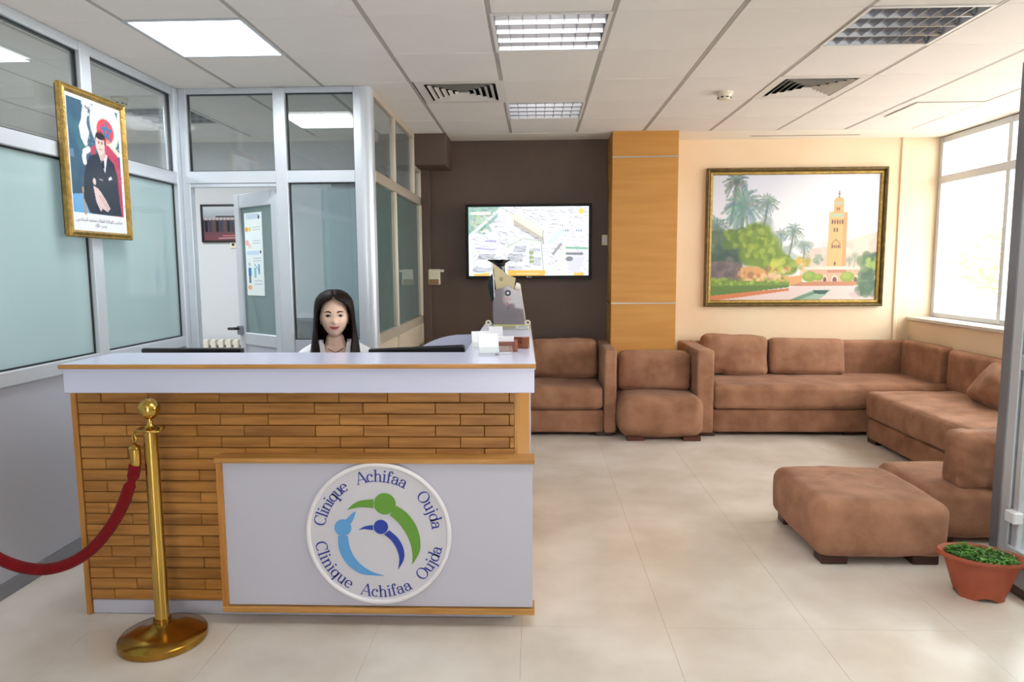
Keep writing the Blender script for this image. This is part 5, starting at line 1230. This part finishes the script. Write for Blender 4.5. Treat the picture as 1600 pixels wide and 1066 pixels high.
for s in (-1, 1):
    bm = bmesh.new(); pts = [(.062, .045, 1.112), (.060, -.01, 1.10), (.052, -.05, 1.055), (.034, -.075, .97), (.022, -.085, .88)]; out = [(.085, .06, 1.105), (.098, -.01, 1.09), (.098, -.055, 1.03), (.078, -.083, .975), (.030, -.09, .88)]
    a = [bm.verts.new((s*x, y, z)) for x, y, z in pts]; b = [bm.verts.new((s*x, y, z)) for x, y, z in out]
    a2 = [bm.verts.new((s*x, y-.005, z+.004)) for x, y, z in pts]; b2 = [bm.verts.new((s*x, y-.005, z+.004)) for x, y, z in out]
    for i in range(4):
        for q4 in ((a[i], a[i+1], b[i+1], b[i]), (a2[i], b2[i], b2[i+1], a2[i+1]), (b[i], b[i+1], b2[i+1], b2[i]), (a[i], a2[i], a2[i+1], a[i+1])): bm.faces.new(q4)
    obj('lapel', bm, mat('white_cotton', 0), coat, smooth=True, ang=40)
BV = [(0, .10, .50), (0, .09, .66), (0, .07, .80), (0, .055, .94), (0, .045, 1.045)]; bl = skin(BV, [(0, 1), (1, 2), (2, 3), (3, 4)], [(.155, .118), (.13, .10), (.128, .10), (.125, .095), (.068, .066)], 0, 2)
obj('tan_blouse', bl, mat('tan_knit', rgb(170, 112, 62), .8, var=.1, vscale=30), pe, smooth=True)
tr_ = skin([(0, .10, .50), (.09, .04, .52), (.12, -.20, .53), (.12, -.36, .52), (.12, -.37, .32), (.12, -.36, .12), (-.09, .04, .52), (-.12, -.20, .53), (-.12, -.36, .52), (-.12, -.37, .32), (-.12, -.36, .12)], [(0, 1), (1, 2), (2, 3), (3, 4), (4, 5), (0, 6), (6, 7), (7, 8), (8, 9), (9, 10)], [(.16, .12), .095, .085, .066, .06, .05, .095, .085, .066, .06, .05], 0, 2)
obj('trousers', tr_, mat('dark_trousers', (.03, .03, .04), .8), pe, smooth=True)
obj('necklace', tube([(.052*math.sin(a), .035-.052*math.cos(a)-.006*gauss(a, .6), 1.084-.022*math.cos(a)-.010*gauss(a, .4)) for a in [(-2.6+5.2*k/30) for k in range(31)]], .0022, 6), mat('dark_necklace', rgb(70, 46, 36), .4), pe, smooth=True)
for s in (-1, 1): obj('earring', lathe([(0, 0), (.004, .004), (0, .008)], 10, (s*.072, -.004, HZ-.043)), M_brass, pe, smooth=True)
for s in (-1, 1): obj('shoe', softbox((s*.12-.045, -.56, .0), (s*.12+.045, -.33, .085), r=.035, n=6, wr=.001), M_black, pe, smooth=True)

# ------------------------------------------------------------------ outside the window
gr = thing('ground', kind='structure')
part('forecourt', (4.4, -12, -1.3), (40, 34, -1.2), mat('pale_paving', rgb(226, 216, 206), .8, var=.06, vscale=.6), gr, 0)
M_bark = mat('bark', rgb(112, 92, 74), .9)
def tree(label, x, y, z, r, h):
    t = thing('tree', label, 'tree', (x, y, -1.2)); R = random.Random(int(x*10))
    obj('trunk', tube([(0, 0, 0), (.1, 0, h*.3), (.05, .1, h*.6)], [.16, .12, .07], 8), M_bark, t, smooth=True)
    bm = bmesh.new()
    for k in range(2600):
        d = Vector((R.gauss(0, 1), R.gauss(0, 1), R.gauss(0, 1))).normalized()*R.uniform(.55, 1.0)
        lump = 1+.3*noise.noise(d*2.5); c_ = Vector((d.x*r*lump, d.y*r*lump, h*.72+d.z*r*.75*lump)); s = R.uniform(.05, .11)
        e1 = Vector((R.gauss(0, 1), R.gauss(0, 1), R.gauss(0, 1))).normalized(); e2 = e1.orthogonal().normalized()
        vs = [bm.verts.new(c_+e1*s), bm.verts.new(c_+e2*s*.6), bm.verts.new(c_-e1*s), bm.verts.new(c_-e2*s*.6)]; bm.faces.new(vs)
    obj('crown', bm, mat('sunlit_foliage', rgb(196, 208, 150), .7, col2=rgb(170, 190, 120), vscale=1), t, kind='stuff')  # sunlit, washed-out look put into the leaf colour
tree('pale sunlit tree outside the window, left of the two', 13.6, 20.5, 0, 1.7, 4.0)
tree('pale sunlit tree outside the window, right of the two', 14.2, 16.6, 0, 1.5, 3.7)

# ------------------------------------------------------------------ look-alikes form groups
GRP = {'scatter_cushion': 'loose cushions on the corner seating', 'back_cushion': 'back cushions of the suede seats', 'low_chair': 'armless low suede chairs', 'computer_monitor': 'computer monitors behind the counter',
       'award_plaque': 'award plaques on the counter', 'card_stand': 'card stands on the counter', 'card_box': 'wooden card boxes on the counter', 'smoke_detector': 'smoke detectors on the ceiling', 'tree': 'trees outside the window'}
for o_ in list(C.objects):
    if o_.parent is None and 'category' in o_ and 'group' not in o_:
        g = GRP.get(o_.name.split('.')[0])
        if g: o_['group'] = g
